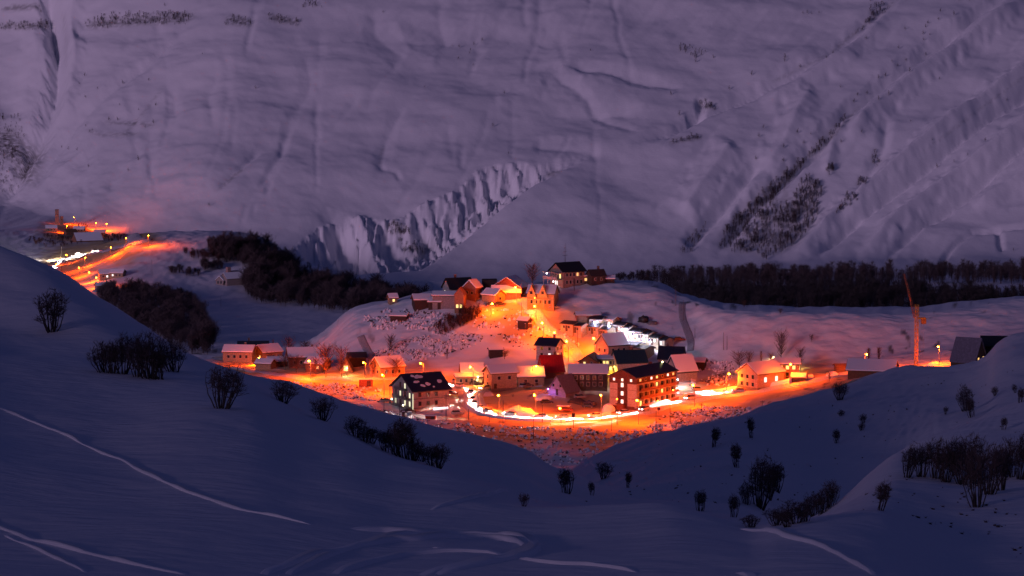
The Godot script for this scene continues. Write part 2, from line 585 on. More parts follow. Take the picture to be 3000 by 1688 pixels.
	stamp(relief, [[930, 680], [960, 730], [1000, 800]], 22, -10)
	stamp(relief, [[1300, 590], [1335, 650], [1370, 690]], 16, -8)
	stamp(relief, [[1345, 560], [1360, 620], [1385, 665]], 14, -8)
	# rock and dead grass showing through
	for b in [[245, 74, 575, 48, 22], [0, 78, 140, 76, 16], [0, 25, 130, 18, 14], [660, 55, 740, 70, 20], [780, 50, 880, 66, 18]]:
		stamp(bare, [[b[0], b[1]], [b[2], b[3]]], b[4], 0.75)
	stamp(bare, [[150, 60], [168, 140], [165, 200]], 14, 0.25)
	stamp(bare, [[0, 380], [30, 430], [90, 470], [60, 540]], 60, 0.9)
	stamp(bare, [[182, 30], [196, 120], [190, 210]], 12, 0.2)
	stamp(bare, [[300, 360], [420, 362], [460, 370]], 9, 0.5)
	stamp(bare, [[250, 380], [300, 395], [410, 392]], 11, 0.4)
	stamp(bare, [[480, 250], [430, 320], [360, 400]], 9, 0.3)
	stamp(bare, [[640, 555], [690, 512], [715, 494]], 7, 0.6)
	stamp(bare, [[1110, 485], [1122, 430]], 8, 0.35)
	stamp(bare, [[2640, -10], [2500, 100], [2430, 158]], 8, 0.5)
	stamp(bare, [[2430, 158], [2330, 208], [2250, 246]], 7, 0.35)
	stamp(bare, [[2520, 310], [2440, 400], [2360, 470]], 9, 0.5)
	stamp(bare, [[3050, 190], [2850, 335], [2700, 450]], 6, 0.35)
	stamp(bare, [[2270, 560], [2330, 600], [2300, 690], [2220, 700]], 60, 0.35)
	stamp(bare, [[1150, 668], [1190, 680]], 26, 0.8)
	stamp(bare, [[1180, 720], [1230, 740], [1280, 700]], 40, 0.45)
	stamp(bare, [[2050, 300], [2075, 320]], 24, 0.7)
	stamp(bare, [[1960, 415], [2060, 400]], 12, 0.7)
	stamp(bare, [[1640, 505], [1600, 515]], 12, 0.6)


func land_mesh(k0: int, k1: int) -> ArrayMesh:
	var rows := []                # [segment, share]
	for k in range(k0, k1):
		for r in ROWS[k]:
			rows.append([k, float(r) / ROWS[k]])
	rows.append([k1 - 1, 1.0])
	# one row before and one behind, for the normals at the seams
	var first := k0 > 0
	if first:
		rows.push_front([k0 - 1, 1.0 - 1.0 / ROWS[k0 - 1]])
	var last := k1 < NK - 1
	if last:
		rows.append([k1, 1.0 / ROWS[k1]])
	var nr := rows.size()
	var pos := PackedVector3Array()
	pos.resize(nr * NC)
	var col := PackedColorArray()
	col.resize(nr * NC)
	for j in nr:
		var k: int = rows[j][0]
		var s: float = rows[j][1]
		var dk0: PackedFloat32Array = DK[k]
		var dk1: PackedFloat32Array = DK[k + 1]
		var hk0: PackedFloat32Array = HK[k]
		var hk1: PackedFloat32Array = HK[k + 1]
		var mk0: PackedFloat32Array = MK[k]
		var mk1: PackedFloat32Array = MK[k + 1]
		var amp := lerpf(AMP[k], AMP[k + 1], s)
		for c in NC:
			var w := dk1[c] - dk0[c]
			var d := dk0[c] + w * s
			var x := (U0 + DU * c) * d
			var h := hermite(s, w, hk0[c], hk1[c], mk0[c], mk1[c])
			var o := j * NC + c
			var y := h + detail(x, d, h, amp)
			pos[o] = Vector3(x, y, -d)
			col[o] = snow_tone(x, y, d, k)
	var nor := PackedVector3Array()
	nor.resize(nr * NC)
	for j in nr:
		var ja := maxi(j - 1, 0) * NC
		var jb := mini(j + 1, nr - 1) * NC
		for c in NC:
			var ca := maxi(c - 1, 0)
			var cb := mini(c + 1, NC - 1)
			nor[j * NC + c] = (pos[j * NC + cb] - pos[j * NC + ca]).cross(pos[jb + c] - pos[ja + c]).normalized()
	var idx := PackedInt32Array()
	for j in range(1 if first else 0, nr - (2 if last else 1)):
		for c in NC - 1:
			var a := j * NC + c
			idx.append(a); idx.append(a + NC); idx.append(a + NC + 1)
			idx.append(a); idx.append(a + NC + 1); idx.append(a + 1)
	var arr := []
	arr.resize(Mesh.ARRAY_MAX)
	arr[Mesh.ARRAY_VERTEX] = pos
	arr[Mesh.ARRAY_NORMAL] = nor
	arr[Mesh.ARRAY_COLOR] = col
	arr[Mesh.ARRAY_INDEX] = idx
	var m := ArrayMesh.new()
	m.add_surface_from_arrays(Mesh.PRIMITIVE_TRIANGLES, arr)
	return m


func snow_tone(x: float, y: float, d: float, k: int) -> Color:
	# the snow's colour, with dirt, dead grass and a painted tint under the lamps
	var dirt := 0.0
	if k >= 14:
		var p := pixel(x, y, d)
		dirt = field(bare, p.x, p.y)
		if dirt > 0.02:
			dirt *= clampf(0.75 + 1.6 * n_rough.get_noise_2d(x * 0.7, y * 2.5), 0.0, 1.0)
	elif k >= 6 and k <= 10:
		dirt = smoothstep(0.1, 0.5, n_near.get_noise_2d(x * 0.55, d * 1.4 + 400.0)) * smoothstep(0.0, 0.5, n_rough.get_noise_2d(x * 0.5, d * 0.9)) * 0.8 * (1.0 - smoothstep(900.0, 960.0, d)) + smoothstep(0.30, 0.60, n_rough.get_noise_2d(x * 1.1 + 300.0, d * 0.45)) * smoothstep(0.02, 0.3, n_near.get_noise_2d(x * 0.6 + 70.0, d * 0.4)) * 0.8
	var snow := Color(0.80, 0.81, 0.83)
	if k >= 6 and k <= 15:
		# amber tint put into the snow colour to deepen the orange lamp glow
		var glow_tint := 0.0
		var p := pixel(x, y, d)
		for g in GLOW_TINT_AREAS:
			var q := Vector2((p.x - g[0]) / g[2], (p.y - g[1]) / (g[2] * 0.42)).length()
			glow_tint = maxf(glow_tint, 1.0 - smoothstep(0.5, 1.25, q + 0.35 * n_near.get_noise_2d(x * 2.0, d * 2.0)))
		snow = snow.lerp(Color(0.58, 0.4, 0.17), glow_tint * 0.92)
	return snow.lerp(Color(0.07, 0.06, 0.055), clampf(dirt, 0.0, 1.0))


func land() -> void:
	var snow := StandardMaterial3D.new()
	snow.vertex_color_use_as_albedo = true
	snow.roughness = 0.8
	snow.metallic_specular = 0.25
	var crust := FastNoiseLite.new()
	crust.seed = 77
	crust.frequency = 0.011
	crust.fractal_octaves = 5
	crust.fractal_gain = 0.55
	grain = NoiseTexture2D.new()
	grain.width = 512
	grain.height = 512
	grain.seamless = true
	grain.noise = crust
	snow.heightmap_enabled = true
	snow.heightmap_texture = grain
	snow.heightmap_scale = 17.0
	snow.uv1_triplanar = true
	snow.uv1_world_triplanar = true
	snow.uv1_scale = Vector3(0.026, 0.055, 0.055)
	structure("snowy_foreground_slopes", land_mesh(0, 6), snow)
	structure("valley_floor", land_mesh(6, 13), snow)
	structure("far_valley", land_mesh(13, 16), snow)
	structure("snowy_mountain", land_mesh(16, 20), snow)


func shade_hill() -> void:
	# unseen hill added behind the viewpoint, its crest shaped to shade the near slopes
	var nx := 60
	var nz := 36
	var pos := []
	for j in nz + 1:
		for i in nx + 1:
			var x := -1700.0 + 2200.0 * i / nx
			var z := -40.0 + 760.0 * j / nz
			var h := HC - 13.5 + (z + 40.0) * 0.22 if z < 20.0 else HC - 0.3 + (z - 20.0) * 0.46
			h = minf(h, HC + SHADE_HILL + 33.0 * smoothstep(-700.0, -560.0, x) + 165.0 * smoothstep(-960.0, -880.0, x) * (1.0 - smoothstep(-690.0, -580.0, x)) + n_near.get_noise_2d(x * 0.2, z * 0.2) * 8.0)
			if absf(x) > 90.0 and z < 0.0:
				h -= 0.06 * (absf(x) - 90.0)
			pos.append(Vector3(x, h + n_near.get_noise_2d(x * 0.3, z * 0.3) * (2.0 if z > 20.0 else 0.3), z))
	var st := begin()
	st.set_smooth_group(0)
	for j in nz:
		for i in nx:
			var a: Vector3 = pos[j * (nx + 1) + i]
			var b: Vector3 = pos[j * (nx + 1) + i + 1]
			var c: Vector3 = pos[(j + 1) * (nx + 1) + i + 1]
			var d: Vector3 = pos[(j + 1) * (nx + 1) + i]
			st.add_vertex(a); st.add_vertex(b); st.add_vertex(c)
			st.add_vertex(a); st.add_vertex(c); st.add_vertex(d)
	structure("unseen_shade_hill", done(st), mat(0.8, 0.81, 0.83, 0.85, false))


const SHADE_HILL := 2.0


# areas of snow tinted to deepen the lamp glow: column, row, reach
const GLOW_TINT_AREAS := [
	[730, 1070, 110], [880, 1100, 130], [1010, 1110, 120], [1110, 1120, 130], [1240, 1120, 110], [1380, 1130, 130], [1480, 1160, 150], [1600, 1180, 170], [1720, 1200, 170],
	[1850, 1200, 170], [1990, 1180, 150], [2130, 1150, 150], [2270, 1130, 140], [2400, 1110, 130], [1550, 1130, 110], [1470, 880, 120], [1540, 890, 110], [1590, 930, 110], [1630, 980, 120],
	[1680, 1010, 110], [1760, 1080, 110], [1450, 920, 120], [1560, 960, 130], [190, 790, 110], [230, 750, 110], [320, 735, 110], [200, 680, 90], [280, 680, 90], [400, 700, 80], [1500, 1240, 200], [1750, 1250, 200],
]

# ---------------------------------------------------------------- bare trees and shrubs
func sprout(st: SurfaceTool, fine: SurfaceTool, at: Vector3, dir: Vector3, length: float, r: float, level: int, bend: float, forks: int) -> void:
	var p := at
	var d := dir
	var n := 4 if level == 0 else (3 if level == 1 else 2)
	for i in n:
		var q := p + d * length / n
		var r0 := r * (1.0 - 0.75 * i / n)
		var r1 := r * (1.0 - 0.75 * (i + 1.0) / n)
		tube(st if level < 1 else fine, p, q, r0, r1, 3)
		if level < 2:
			for k in forks:
				if rng.randf() < 0.9:
					var side := Vector3(rng.randf_range(-1, 1), rng.randf_range(-0.15, 0.6), rng.randf_range(-1, 1)).normalized()
					sprout(st, fine, p.lerp(q, rng.randf()), (d + side * 0.75).normalized(), length * rng.randf_range(0.28, 0.46) * (1.0 - 0.35 * i / n), r1 * 0.62, level + 1, bend, 2 if level == 0 else 1)
		p = q
		d = (d + Vector3(rng.randf_range(-1, 1), rng.randf_range(-0.2, 0.7), rng.randf_range(-1, 1)) * bend).normalized()


func make_shrub(called: String, stems: int, wide: float, middle: float, dark: Material, twig_dark: Material) -> Node3D:
	# a many-stemmed bare shrub about 4 m high: bent stems that fill a round, uneven crown with twigs
	var o := Node3D.new()
	o.name = called
	var st := begin()
	var fine := begin()
	var nodes := []
	for i in stems:
		var a := i * 2.39996 + rng.randf_range(-0.4, 0.4)
		var r := wide * sqrt((i + 0.6) / stems) * rng.randf_range(0.6, 0.95)
		var tip := Vector3(cos(a) * r, middle + rng.randf_range(0.3, 1.7) * (1.0 - 0.45 * r / wide), sin(a) * r)
		var root := Vector3(cos(a), 0, sin(a)) * rng.randf_range(0.1, 0.45) + Vector3(0, -0.3, 0)
		var elbow := root.lerp(tip, 0.45) + Vector3(cos(a) * 0.3 * r, 0.15, sin(a) * 0.3 * r) + Vector3(rng.randf_range(-0.2, 0.2), 0, rng.randf_range(-0.2, 0.2))
		var p := root
		for k in 7:
			var t := (k + 1) / 7.0
			var q := root.lerp(elbow, t).lerp(elbow.lerp(tip, t), t) + Vector3(rng.randf_range(-0.06, 0.06), 0, rng.randf_range(-0.06, 0.06))
			tube(st, p, q, 0.075 * (1.0 - 0.11 * k), 0.075 * (1.0 - 0.11 * (k + 1)), 3)
			if k > 0:
				nodes.append(q)
			p = q
	var lump := rng.randf() * 100.0
	for i in 330:
		var d := Vector3(rng.randfn(), rng.randfn(), rng.randfn()).normalized()
		var reach := (0.74 + 0.5 * n_rough.get_noise_3d(d.x * 6.0 + lump, d.y * 6.0, d.z * 6.0)) * pow(rng.randf(), 0.36) * 1.1
		var tip := Vector3(d.x * wide * reach, middle + d.y * (1.75 if d.y > 0 else middle * 0.72) * reach, d.z * wide * reach)
		var best := Vector3.ZERO
		var cost := 1e9
		for q in nodes:
			var c: float = (q - tip).length() + (2.0 if q.y > tip.y else 0.0)
			if c < cost:
				cost = c
				best = q
		var m := best.lerp(tip, 0.5) + Vector3(rng.randf_range(-0.1, 0.1), -0.06, rng.randf_range(-0.1, 0.1))
		tube(fine, best, m, 0.022, 0.017, 3)
		tube(fine, m, tip, 0.017, 0.008, 3)
		var out := (tip - best).normalized()
		for z in 4:
			var g := m.lerp(tip, rng.randf())
			tube(fine, g, g + (out + Vector3(rng.randf_range(-1, 1), rng.randf_range(-0.3, 1), rng.randf_range(-1, 1)) * 0.9).normalized() * rng.randf_range(0.2, 0.55), 0.013, 0.006, 3)
	part("stems", done(st), dark, o)
	part("twigs", done(fine), twig_dark, o)
	return o


func make_tree(called: String, height: float, crown: float, start: float, boughs: int, up: float, bark: Material, twig: Material, fuller := 3) -> Node3D:
	# one trunk with limbs and a crown of bare twigs
	var o := Node3D.new()
	o.name = called
	var st := begin()
	var fine := begin()
	var p := Vector3(0, -0.4, 0)
	for i in 6:
		var q := Vector3(rng.randf_range(-0.12, 0.12), height * 0.92 * (i + 1) / 6.0, rng.randf_range(-0.12, 0.12))
		tube(st, p, q, height * 0.018 * (1.0 - i / 6.6), height * 0.018 * (1.0 - (i + 1) / 6.6), 5)
		p = q
	for i in boughs:
		var s := start + (1.0 - start) * (i + rng.randf()) / boughs
		var a := i * 2.4 + rng.randf()
		var d := Vector3(cos(a), up, sin(a)).normalized()
		var l := crown * (0.45 + 0.75 * sin(PI * clampf((s - start * 0.6) / (1.15 - start * 0.6), 0.0, 1.0)))
		sprout(fine, fine, Vector3(0, s * height * 0.92, 0), d, l, height * 0.009, 0, 0.14, fuller)
	part("trunk", done(st), bark, o)
	part("crown", done(fine), twig, o)
	return o


func wood_tree(height: float, crown: float, twigs: int, up: float) -> ArrayMesh:
	# a light bare stand-tree for woods: trunk, limbs that end in a rounded crown, many twigs
	var st := begin()
	var bend := Vector3(rng.randf_range(-0.3, 0.3), 0, rng.randf_range(-0.3, 0.3))
	tube(st, Vector3(0, -1, 0), bend + Vector3(0, height * 0.5, 0), height * 0.014, height * 0.009, 3)
	tube(st, bend + Vector3(0, height * 0.5, 0), Vector3(0, height * 0.84, 0), height * 0.009, height * 0.003, 3)
	for i in twigs:
		var s := rng.randf_range(0.14, 0.8)
		var a := rng.randf() * TAU
		var l := crown * (0.55 + 0.45 * sin(PI * (s + 0.12))) * rng.randf_range(0.55, 1.15)
		var p := Vector3(0, s * height, 0)
		var d := Vector3(cos(a), up * rng.randf_range(0.3, 1.2), sin(a)).normalized()
		var q := p + d * l
		var w := Vector3(-sin(a), 0.2, cos(a)) * rng.randf_range(0.04, 0.09)
		face(st, [p - w, p + w, q], p - Vector3(0, 1, 0))
		for k in 4:
			var m := p.lerp(q, rng.randf_range(0.3, 0.95))
			var e := m + Vector3(rng.randf_range(-1, 1), rng.randf_range(-0.1, 1.0), rng.randf_range(-1, 1)) * l * 0.42
			face(st, [m - w, m + w, e], m - Vector3(0, 1, 0))
	return done(st)


func in_wood(polygon: PackedVector2Array, n: int, lo: float, hi: float, near: float, far: float, gaps := 0.0) -> Array:
	# places for the trees of a wood whose feet cover a region of the land
	var box_lo := Vector2(1e9, 1e9)
	var box_hi := Vector2(-1e9, -1e9)
	for p in polygon:
		box_lo = box_lo.min(p)
		box_hi = box_hi.max(p)
	var where := []
	var tries := 0
	while where.size() < n and tries < n * 12:
		tries += 1
		var p := Vector2(rng.randf_range(box_lo.x, box_hi.x), rng.randf_range(box_lo.y, box_hi.y))
		if not Geometry2D.is_point_in_polygon(p, polygon):
			continue
		if gaps > 0.0 and n_rib.get_noise_2d(p.x * 0.35, p.y * 1.2) > 0.35 - gaps:
			continue
		var at := spot(p.x, p.y, near, far)
		var s := rng.randf_range(lo, hi) * (1.0 + 0.5 * n_rib.get_noise_2d(p.x * 0.3, p.y * 0.5) + 0.35 * n_rib.get_noise_2d(p.x * 1.1 + 300.0, p.y))
		where.append(Transform3D(Basis(Vector3.UP, rng.randf() * TAU).scaled(Vector3(s * rng.randf_range(0.85, 1.2), s, s * rng.randf_range(0.85, 1.2))), at))
	return where


func plants() -> void:
	var bark := mat(0.035, 0.026, 0.027, 0.9, false)
	var twig := mat(0.068, 0.045, 0.048, 0.9, false)
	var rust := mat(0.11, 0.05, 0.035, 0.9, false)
	var shrubs := []
	for i in 4:
		shrubs.append(make_shrub("bare_shrub", [13, 16, 8, 18][i], [1.75, 1.9, 1.15, 2.05][i], [2.2, 1.9, 2.3, 2.05][i], bark, twig))
	# [column, row of the foot, width, height in pixels, look, label]
	var list := [
		[152, 972, 125, 135, 0, "round bare shrub alone on the open left slope, farthest left"],
		[305, 1092, 100, 112, 1, "dark bare shrub at the left end of the thicket on the left slope"],
		[362, 1096, 110, 128, 0, "bare shrub left of centre in the thicket on the left slope"],
		[440, 1110, 150, 160, 3, "tallest wide bare shrub in the middle of the left slope thicket"],
		[508, 1090, 105, 118, 1, "bare shrub at the right end of the thicket on the left slope"],
		[468, 1112, 80, 95, 2, "narrow low bare shrub at the front of the left slope thicket"],
		[652, 1197, 155, 148, 3, "broad round bare shrub standing alone right of the left slope thicket"],
		[830, 1180, 95, 78, 1, "low dark round shrub in the dip of the left slope, first after the broad shrub"],
		[945, 1232, 92, 80, 3, "low dark shrub second along the dip behind the left dune"],
		[1042, 1280, 80, 74, 1, "dark shrub third along the dip behind the left dune"],
		[1090, 1300, 62, 52, 0, "small shrub fourth along the dip behind the left dune"],
		[1128, 1322, 60, 66, 2, "narrow shrub just left of the tall thin shrub in the dip"],
		[1187, 1344, 100, 128, 2, "tall thin airy shrub in the dip behind the left dune"],
		[1235, 1352, 60, 56, 1, "small shrub between the tall airy shrub and the end of the dip"],
		[1285, 1372, 78, 86, 3, "dense shrub at the right end of the dip behind the left dune"],
		[1535, 1484, 42, 46, 3, "small round shrub alone on the edge of the bottom dune"],
		[1660, 1446, 56, 82, 2, "upright shrub in the gully where the two slopes meet"],
		[1735, 1452, 24, 44, 2, "thin sprig right of the upright shrub in the gully"],
		[1768, 1402, 62, 60, 1, "low shrub at the foot of the right slope beside the ski traces"],
		[1840, 1430, 26, 52, 2, "thin shrub on the foot of the right slope below the ski traces"],
		[2092, 1310, 34, 64, 2, "slim upright shrub high on the right slope, left one of a pair"],
		[2202, 1284, 28, 66, 2, "slim upright shrub high on the right slope, right one of a pair"],
		[2158, 1370, 42, 76, 2, "double-stemmed slim shrub in the middle of the right slope"],
		[2225, 1488, 110, 165, 0, "big leaning bare shrub in the hollow of the right slope"],
		[2275, 1440, 62, 90, 2, "shrub right behind the big leaning shrub in the hollow"],
		[2188, 1478, 60, 84, 1, "low spreading shrub at the left foot of the big leaning shrub in the hollow"],
		[2255, 1466, 70, 104, 0, "shrub leaning on the right side of the big leaning shrub in the hollow"],
		[2305, 1545, 70, 54, 0, "low shrub third from the left in the right hollow"],
		[2360, 1528, 70, 66, 1, "low shrub fourth in the right hollow"],
		[2408, 1506, 66, 92, 1, "shrub second from the right end of the right hollow"],
		[2700, 1398, 90, 116, 3, "bushy shrub between the first two of the near right bank thicket"],
		[2770, 1412, 100, 130, 3, "wide shrub at the middle of the near right bank thicket"],
		[2820, 1420, 110, 150, 1, "dense shrub left above the largest one on the near right bank"],
		[2900, 1450, 110, 160, 0, "bushy shrub right above the largest one on the near right bank"],
		[2960, 1398, 90, 140, 1, "shrub behind the right edge of the near right bank thicket"],
		[330, 1094, 90, 104, 3, "rounded shrub between the two left ones of the left slope thicket"],
		[405, 1104, 100, 130, 1, "dense shrub just left of the tallest one on the left slope"],
		[1070, 1296, 70, 58, 1, "little shrub between the third and fourth along the dip"],
		[1160, 1334, 80, 84, 0, "bushy shrub at the left foot of the tall airy one in the dip"],
		[1212, 1350, 76, 78, 3, "bushy shrub at the right foot of the tall airy one in the dip"],
		[1262, 1364, 70, 66, 0, "shrub left of the last dense one in the dip"],
		[2150, 1516, 40, 72, 2, "narrow shrub at the lip of the bottom dune left of the hollow"],
		[2052, 1498, 44, 66, 2, "small shrub at the left lip of the bottom dune"],
		[2200, 1545, 70, 45, 1, "low shrub at the left end of the thicket in the right hollow"],
		[2275, 1540, 90, 60, 3, "low dark shrub second from the left in the right hollow"],
		[2330, 1534, 110, 82, 1, "wide dark shrub in the middle of the right hollow"],
		[2385, 1512, 90, 76, 3, "dark shrub right of the middle of the right hollow"],
		[2430, 1488, 66, 90, 0, "upright shrub at the right end of the right hollow"],
		[2580, 1496, 58, 92, 2, "isolated upright shrub on the near right bank"],
		[2660, 1400, 76, 104, 0, "leftmost shrub of the thicket on the near right bank"],
		[2742, 1402, 104, 146, 1, "second big shrub of the thicket on the near right bank"],
		[2795, 1392, 80, 120, 0, "third shrub of the thicket on the near right bank"],
		[2862, 1486, 125, 198, 3, "largest shrub of the thicket, lowest on the near right bank"],
		[2848, 1402, 100, 160, 1, "shrub behind the largest one on the near right bank"],
		[2935, 1436, 92, 140, 0, "fifth shrub of the thicket on the near right bank"],
		[2992, 1405, 90, 165, 3, "shrub at the right edge on the near right bank"],
		[2828, 1205, 58, 96, 1, "dark shrub high on the right slope under the dark lodge"],
		[2846, 1222, 40, 60, 2, "small shrub below the dark shrub under the dark lodge"],
		[2462, 1172, 66, 62, 3, "dark shrub on the crest of the right slope above the road end"],
		[2530, 1240, 30, 34, 1, "small tuft in the middle of the right slope above a pair of rocks"],
		[2524, 1262, 26, 30, 1, "small tuft just below another on the right slope"],
		[2466, 1222, 26, 26, 1, "small round tuft below the crest of the right slope"],
		[2452, 1300, 28, 46, 2, "thin sprig left of the tufts on the right slope"],
		[2770, 1212, 20, 26, 1, "small tuft far right on the slope under the purple roof"],
		[2915, 1160, 26, 34, 1, "small tuft below the dark lodge on the right slope"],
		[2990, 1180, 28, 46, 2, "tuft at the right edge of the photo under the dark lodge"],
		[2975, 1150, 20, 30, 1, "little sprig right of the tuft below the dark lodge"],
		[2940, 1260, 24, 40, 2, "thin tuft above the thicket on the near right bank"],
	]
	for s in list:
		var at := spot(s[0], s[1], 120.0, 760.0)
		var m := -at.z / F
		var o: Node3D = copy(shrubs[s[4]], at, rng.randf() * TAU, Vector3(s[2] * m / [3.6, 3.9, 2.4, 4.2][s[4]], s[3] * m / 3.95, s[2] * m / [3.6, 3.9, 2.4, 4.2][s[4]]), s[5], "bare shrubs on the near slopes")
		o.set_meta("category", "shrub")
	# trees and bushes round the village
	var round_tree := make_tree("bare_tree", 8.0, 3.4, 0.22, 34, 0.9, bark, twig, 4)
	var poplar := make_tree("slim_tree", 8.0, 1.5, 0.1, 30, 2.4, bark, twig)
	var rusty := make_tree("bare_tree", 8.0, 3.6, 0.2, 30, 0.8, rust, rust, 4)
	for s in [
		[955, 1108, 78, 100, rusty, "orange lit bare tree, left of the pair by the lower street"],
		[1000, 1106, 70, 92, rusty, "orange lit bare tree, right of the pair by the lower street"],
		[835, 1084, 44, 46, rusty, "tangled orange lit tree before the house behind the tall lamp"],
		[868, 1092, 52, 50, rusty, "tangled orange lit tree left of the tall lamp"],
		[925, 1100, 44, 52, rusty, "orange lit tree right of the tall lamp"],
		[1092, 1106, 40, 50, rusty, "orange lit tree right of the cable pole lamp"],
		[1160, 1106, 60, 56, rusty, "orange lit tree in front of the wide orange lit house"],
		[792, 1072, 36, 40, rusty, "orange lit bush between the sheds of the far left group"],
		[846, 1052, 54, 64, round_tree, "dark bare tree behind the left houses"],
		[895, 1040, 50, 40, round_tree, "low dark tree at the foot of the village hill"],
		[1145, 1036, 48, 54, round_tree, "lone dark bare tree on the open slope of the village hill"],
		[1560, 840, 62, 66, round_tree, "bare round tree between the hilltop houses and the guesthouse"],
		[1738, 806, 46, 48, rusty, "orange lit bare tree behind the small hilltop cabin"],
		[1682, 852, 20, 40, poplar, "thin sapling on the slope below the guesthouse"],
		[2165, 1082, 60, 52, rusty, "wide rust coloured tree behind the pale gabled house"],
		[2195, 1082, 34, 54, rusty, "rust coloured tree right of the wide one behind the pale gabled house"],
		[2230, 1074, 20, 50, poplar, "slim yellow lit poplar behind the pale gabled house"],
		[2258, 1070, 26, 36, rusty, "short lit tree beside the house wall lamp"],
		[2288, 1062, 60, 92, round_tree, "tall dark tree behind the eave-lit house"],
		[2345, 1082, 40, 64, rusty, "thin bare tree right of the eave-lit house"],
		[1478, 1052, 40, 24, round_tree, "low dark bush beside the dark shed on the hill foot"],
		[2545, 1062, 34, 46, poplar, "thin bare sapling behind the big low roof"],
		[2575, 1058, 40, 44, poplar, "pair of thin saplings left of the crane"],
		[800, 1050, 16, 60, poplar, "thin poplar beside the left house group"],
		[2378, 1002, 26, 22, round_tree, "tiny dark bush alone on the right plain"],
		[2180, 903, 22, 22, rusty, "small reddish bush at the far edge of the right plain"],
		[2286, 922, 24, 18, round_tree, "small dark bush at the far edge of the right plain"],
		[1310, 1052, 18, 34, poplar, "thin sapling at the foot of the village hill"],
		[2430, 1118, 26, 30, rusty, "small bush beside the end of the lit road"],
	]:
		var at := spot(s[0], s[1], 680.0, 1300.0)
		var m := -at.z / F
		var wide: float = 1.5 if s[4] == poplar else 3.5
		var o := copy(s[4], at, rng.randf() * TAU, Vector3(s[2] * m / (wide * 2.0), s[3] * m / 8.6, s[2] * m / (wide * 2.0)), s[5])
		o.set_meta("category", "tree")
	for o in get_children():
		if String(o.name).begins_with("bare_shrub"):
			o.rotation.x = rng.randf_range(-0.13, 0.13)
			o.rotation.z = rng.randf_range(-0.16, 0.16)
	for t in shrubs + [round_tree, poplar, rusty]:
		t.free()
	# brush on the village hill, and the woods
	var brush := wood_tree(3.2, 1.5, 34, 1.4)
	var tall := wood_tree(11.0, 4.0, 84, 1.0)
	var broad := wood_tree(7.0, 3.6, 80, 0.9)
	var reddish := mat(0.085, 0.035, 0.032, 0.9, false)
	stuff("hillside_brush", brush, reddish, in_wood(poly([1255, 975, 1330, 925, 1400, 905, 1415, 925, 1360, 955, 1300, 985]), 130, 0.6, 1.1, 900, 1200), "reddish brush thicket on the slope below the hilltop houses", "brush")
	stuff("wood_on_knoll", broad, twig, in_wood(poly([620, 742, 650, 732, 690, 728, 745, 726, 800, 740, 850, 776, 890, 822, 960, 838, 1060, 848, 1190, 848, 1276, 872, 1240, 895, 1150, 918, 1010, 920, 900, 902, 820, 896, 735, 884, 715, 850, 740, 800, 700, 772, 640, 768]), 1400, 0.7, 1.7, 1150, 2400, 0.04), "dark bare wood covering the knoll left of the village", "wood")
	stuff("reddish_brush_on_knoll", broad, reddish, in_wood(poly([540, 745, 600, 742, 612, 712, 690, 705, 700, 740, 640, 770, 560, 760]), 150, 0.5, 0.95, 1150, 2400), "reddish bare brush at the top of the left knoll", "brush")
	stuff("wood_below_left_slope", broad, twig, in_wood(poly([285, 870, 330, 856, 400, 848, 470, 862, 550, 868, 572, 912, 600, 945, 632, 1010, 612, 1040, 560, 1040, 400, 960, 300, 890]), 820, 0.55, 1.35, 560, 2100, 0.03), "dark bare wood rising from behind the left slope", "wood")
	stuff("far_village_brush", broad, reddish, in_wood(poly([80, 705, 150, 690, 220, 700, 250, 712, 200, 726, 110, 728]), 70, 0.35, 0.7, 1900, 3300), "dark brush on the bank under the far village", "brush")
	stuff("far_village_brush", broad, reddish, in_wood(poly([190, 668, 225, 655, 262, 668, 250, 676]), 26, 0.35, 0.6, 1900, 3300), "brush behind the brightest far village lamp", "brush")
	stuff("far_village_brush", broad, reddish, in_wood(poly([305, 690, 350, 690, 370, 705, 330, 712, 300, 706]), 40, 0.35, 0.65, 1700, 3300), "reddish brush between the big far roof and the knoll lamp", "brush")
	stuff("brush_by_chapel", broad, twig, in_wood(poly([488, 800, 520, 792, 586, 798, 590, 812, 540, 812]), 40, 0.5, 0.8, 1300, 2200), "dark brush left of the stone chapel", "brush")
	stuff("brush_above_chapel", broad, twig, in_wood(poly([585, 778, 640, 768, 655, 790, 600, 796]), 50, 0.5, 0.8, 1300, 2200), "dark brush above and left of the stone chapel", "brush")
	stuff("valley_wood", tall, twig, in_wood(poly([1880, 830, 1900, 812, 1960, 812, 2100, 812, 2300, 812, 2450, 806, 2600, 806, 2625, 830, 2660, 806, 2800, 802, 3080, 798, 3080, 836, 2900, 832, 2700, 836, 2500, 842, 2300, 850, 2100, 850, 1900, 834]), 1000, 0.6, 1.2, 1150, 2600, 0.06), "upper belt of bare valley wood below the mountain", "wood")
	stuff("valley_wood", tall, bark, in_wood(poly([1860, 842, 2000, 852, 2200, 862, 2400, 862, 2600, 852, 2680, 866, 2800, 884, 3080, 884, 3080, 915, 2760, 925, 2600, 935, 2200, 930, 2080, 915, 1960, 880]), 1400, 0.6, 1.15, 1150, 2600, 0.0), "lower belt of bare valley wood behind the right plain", "wood")
	stuff("wood_edge", broad, twig, in_wood(poly([1782, 822, 1830, 812, 1905, 806, 1905, 836, 1860, 830]), 110, 0.5, 1.0, 1150, 2700), "thinning left end of the valley wood behind the village hill", "wood")
	stuff("valley_brush", brush, twig, in_wood(poly([2100, 848, 2400, 838, 2600, 842, 2680, 850, 3080, 850, 3080, 888, 2780, 890, 2600, 860, 2200, 862]), 450, 0.8, 1.6, 1150, 2600), "sparse brush on the snow strip inside the valley wood", "brush")
	var clod := begin()
	tube(clod, Vector3(0, -0.3, 0), Vector3(0.05, 0.28, 0), 0.55, 0.18, 5)
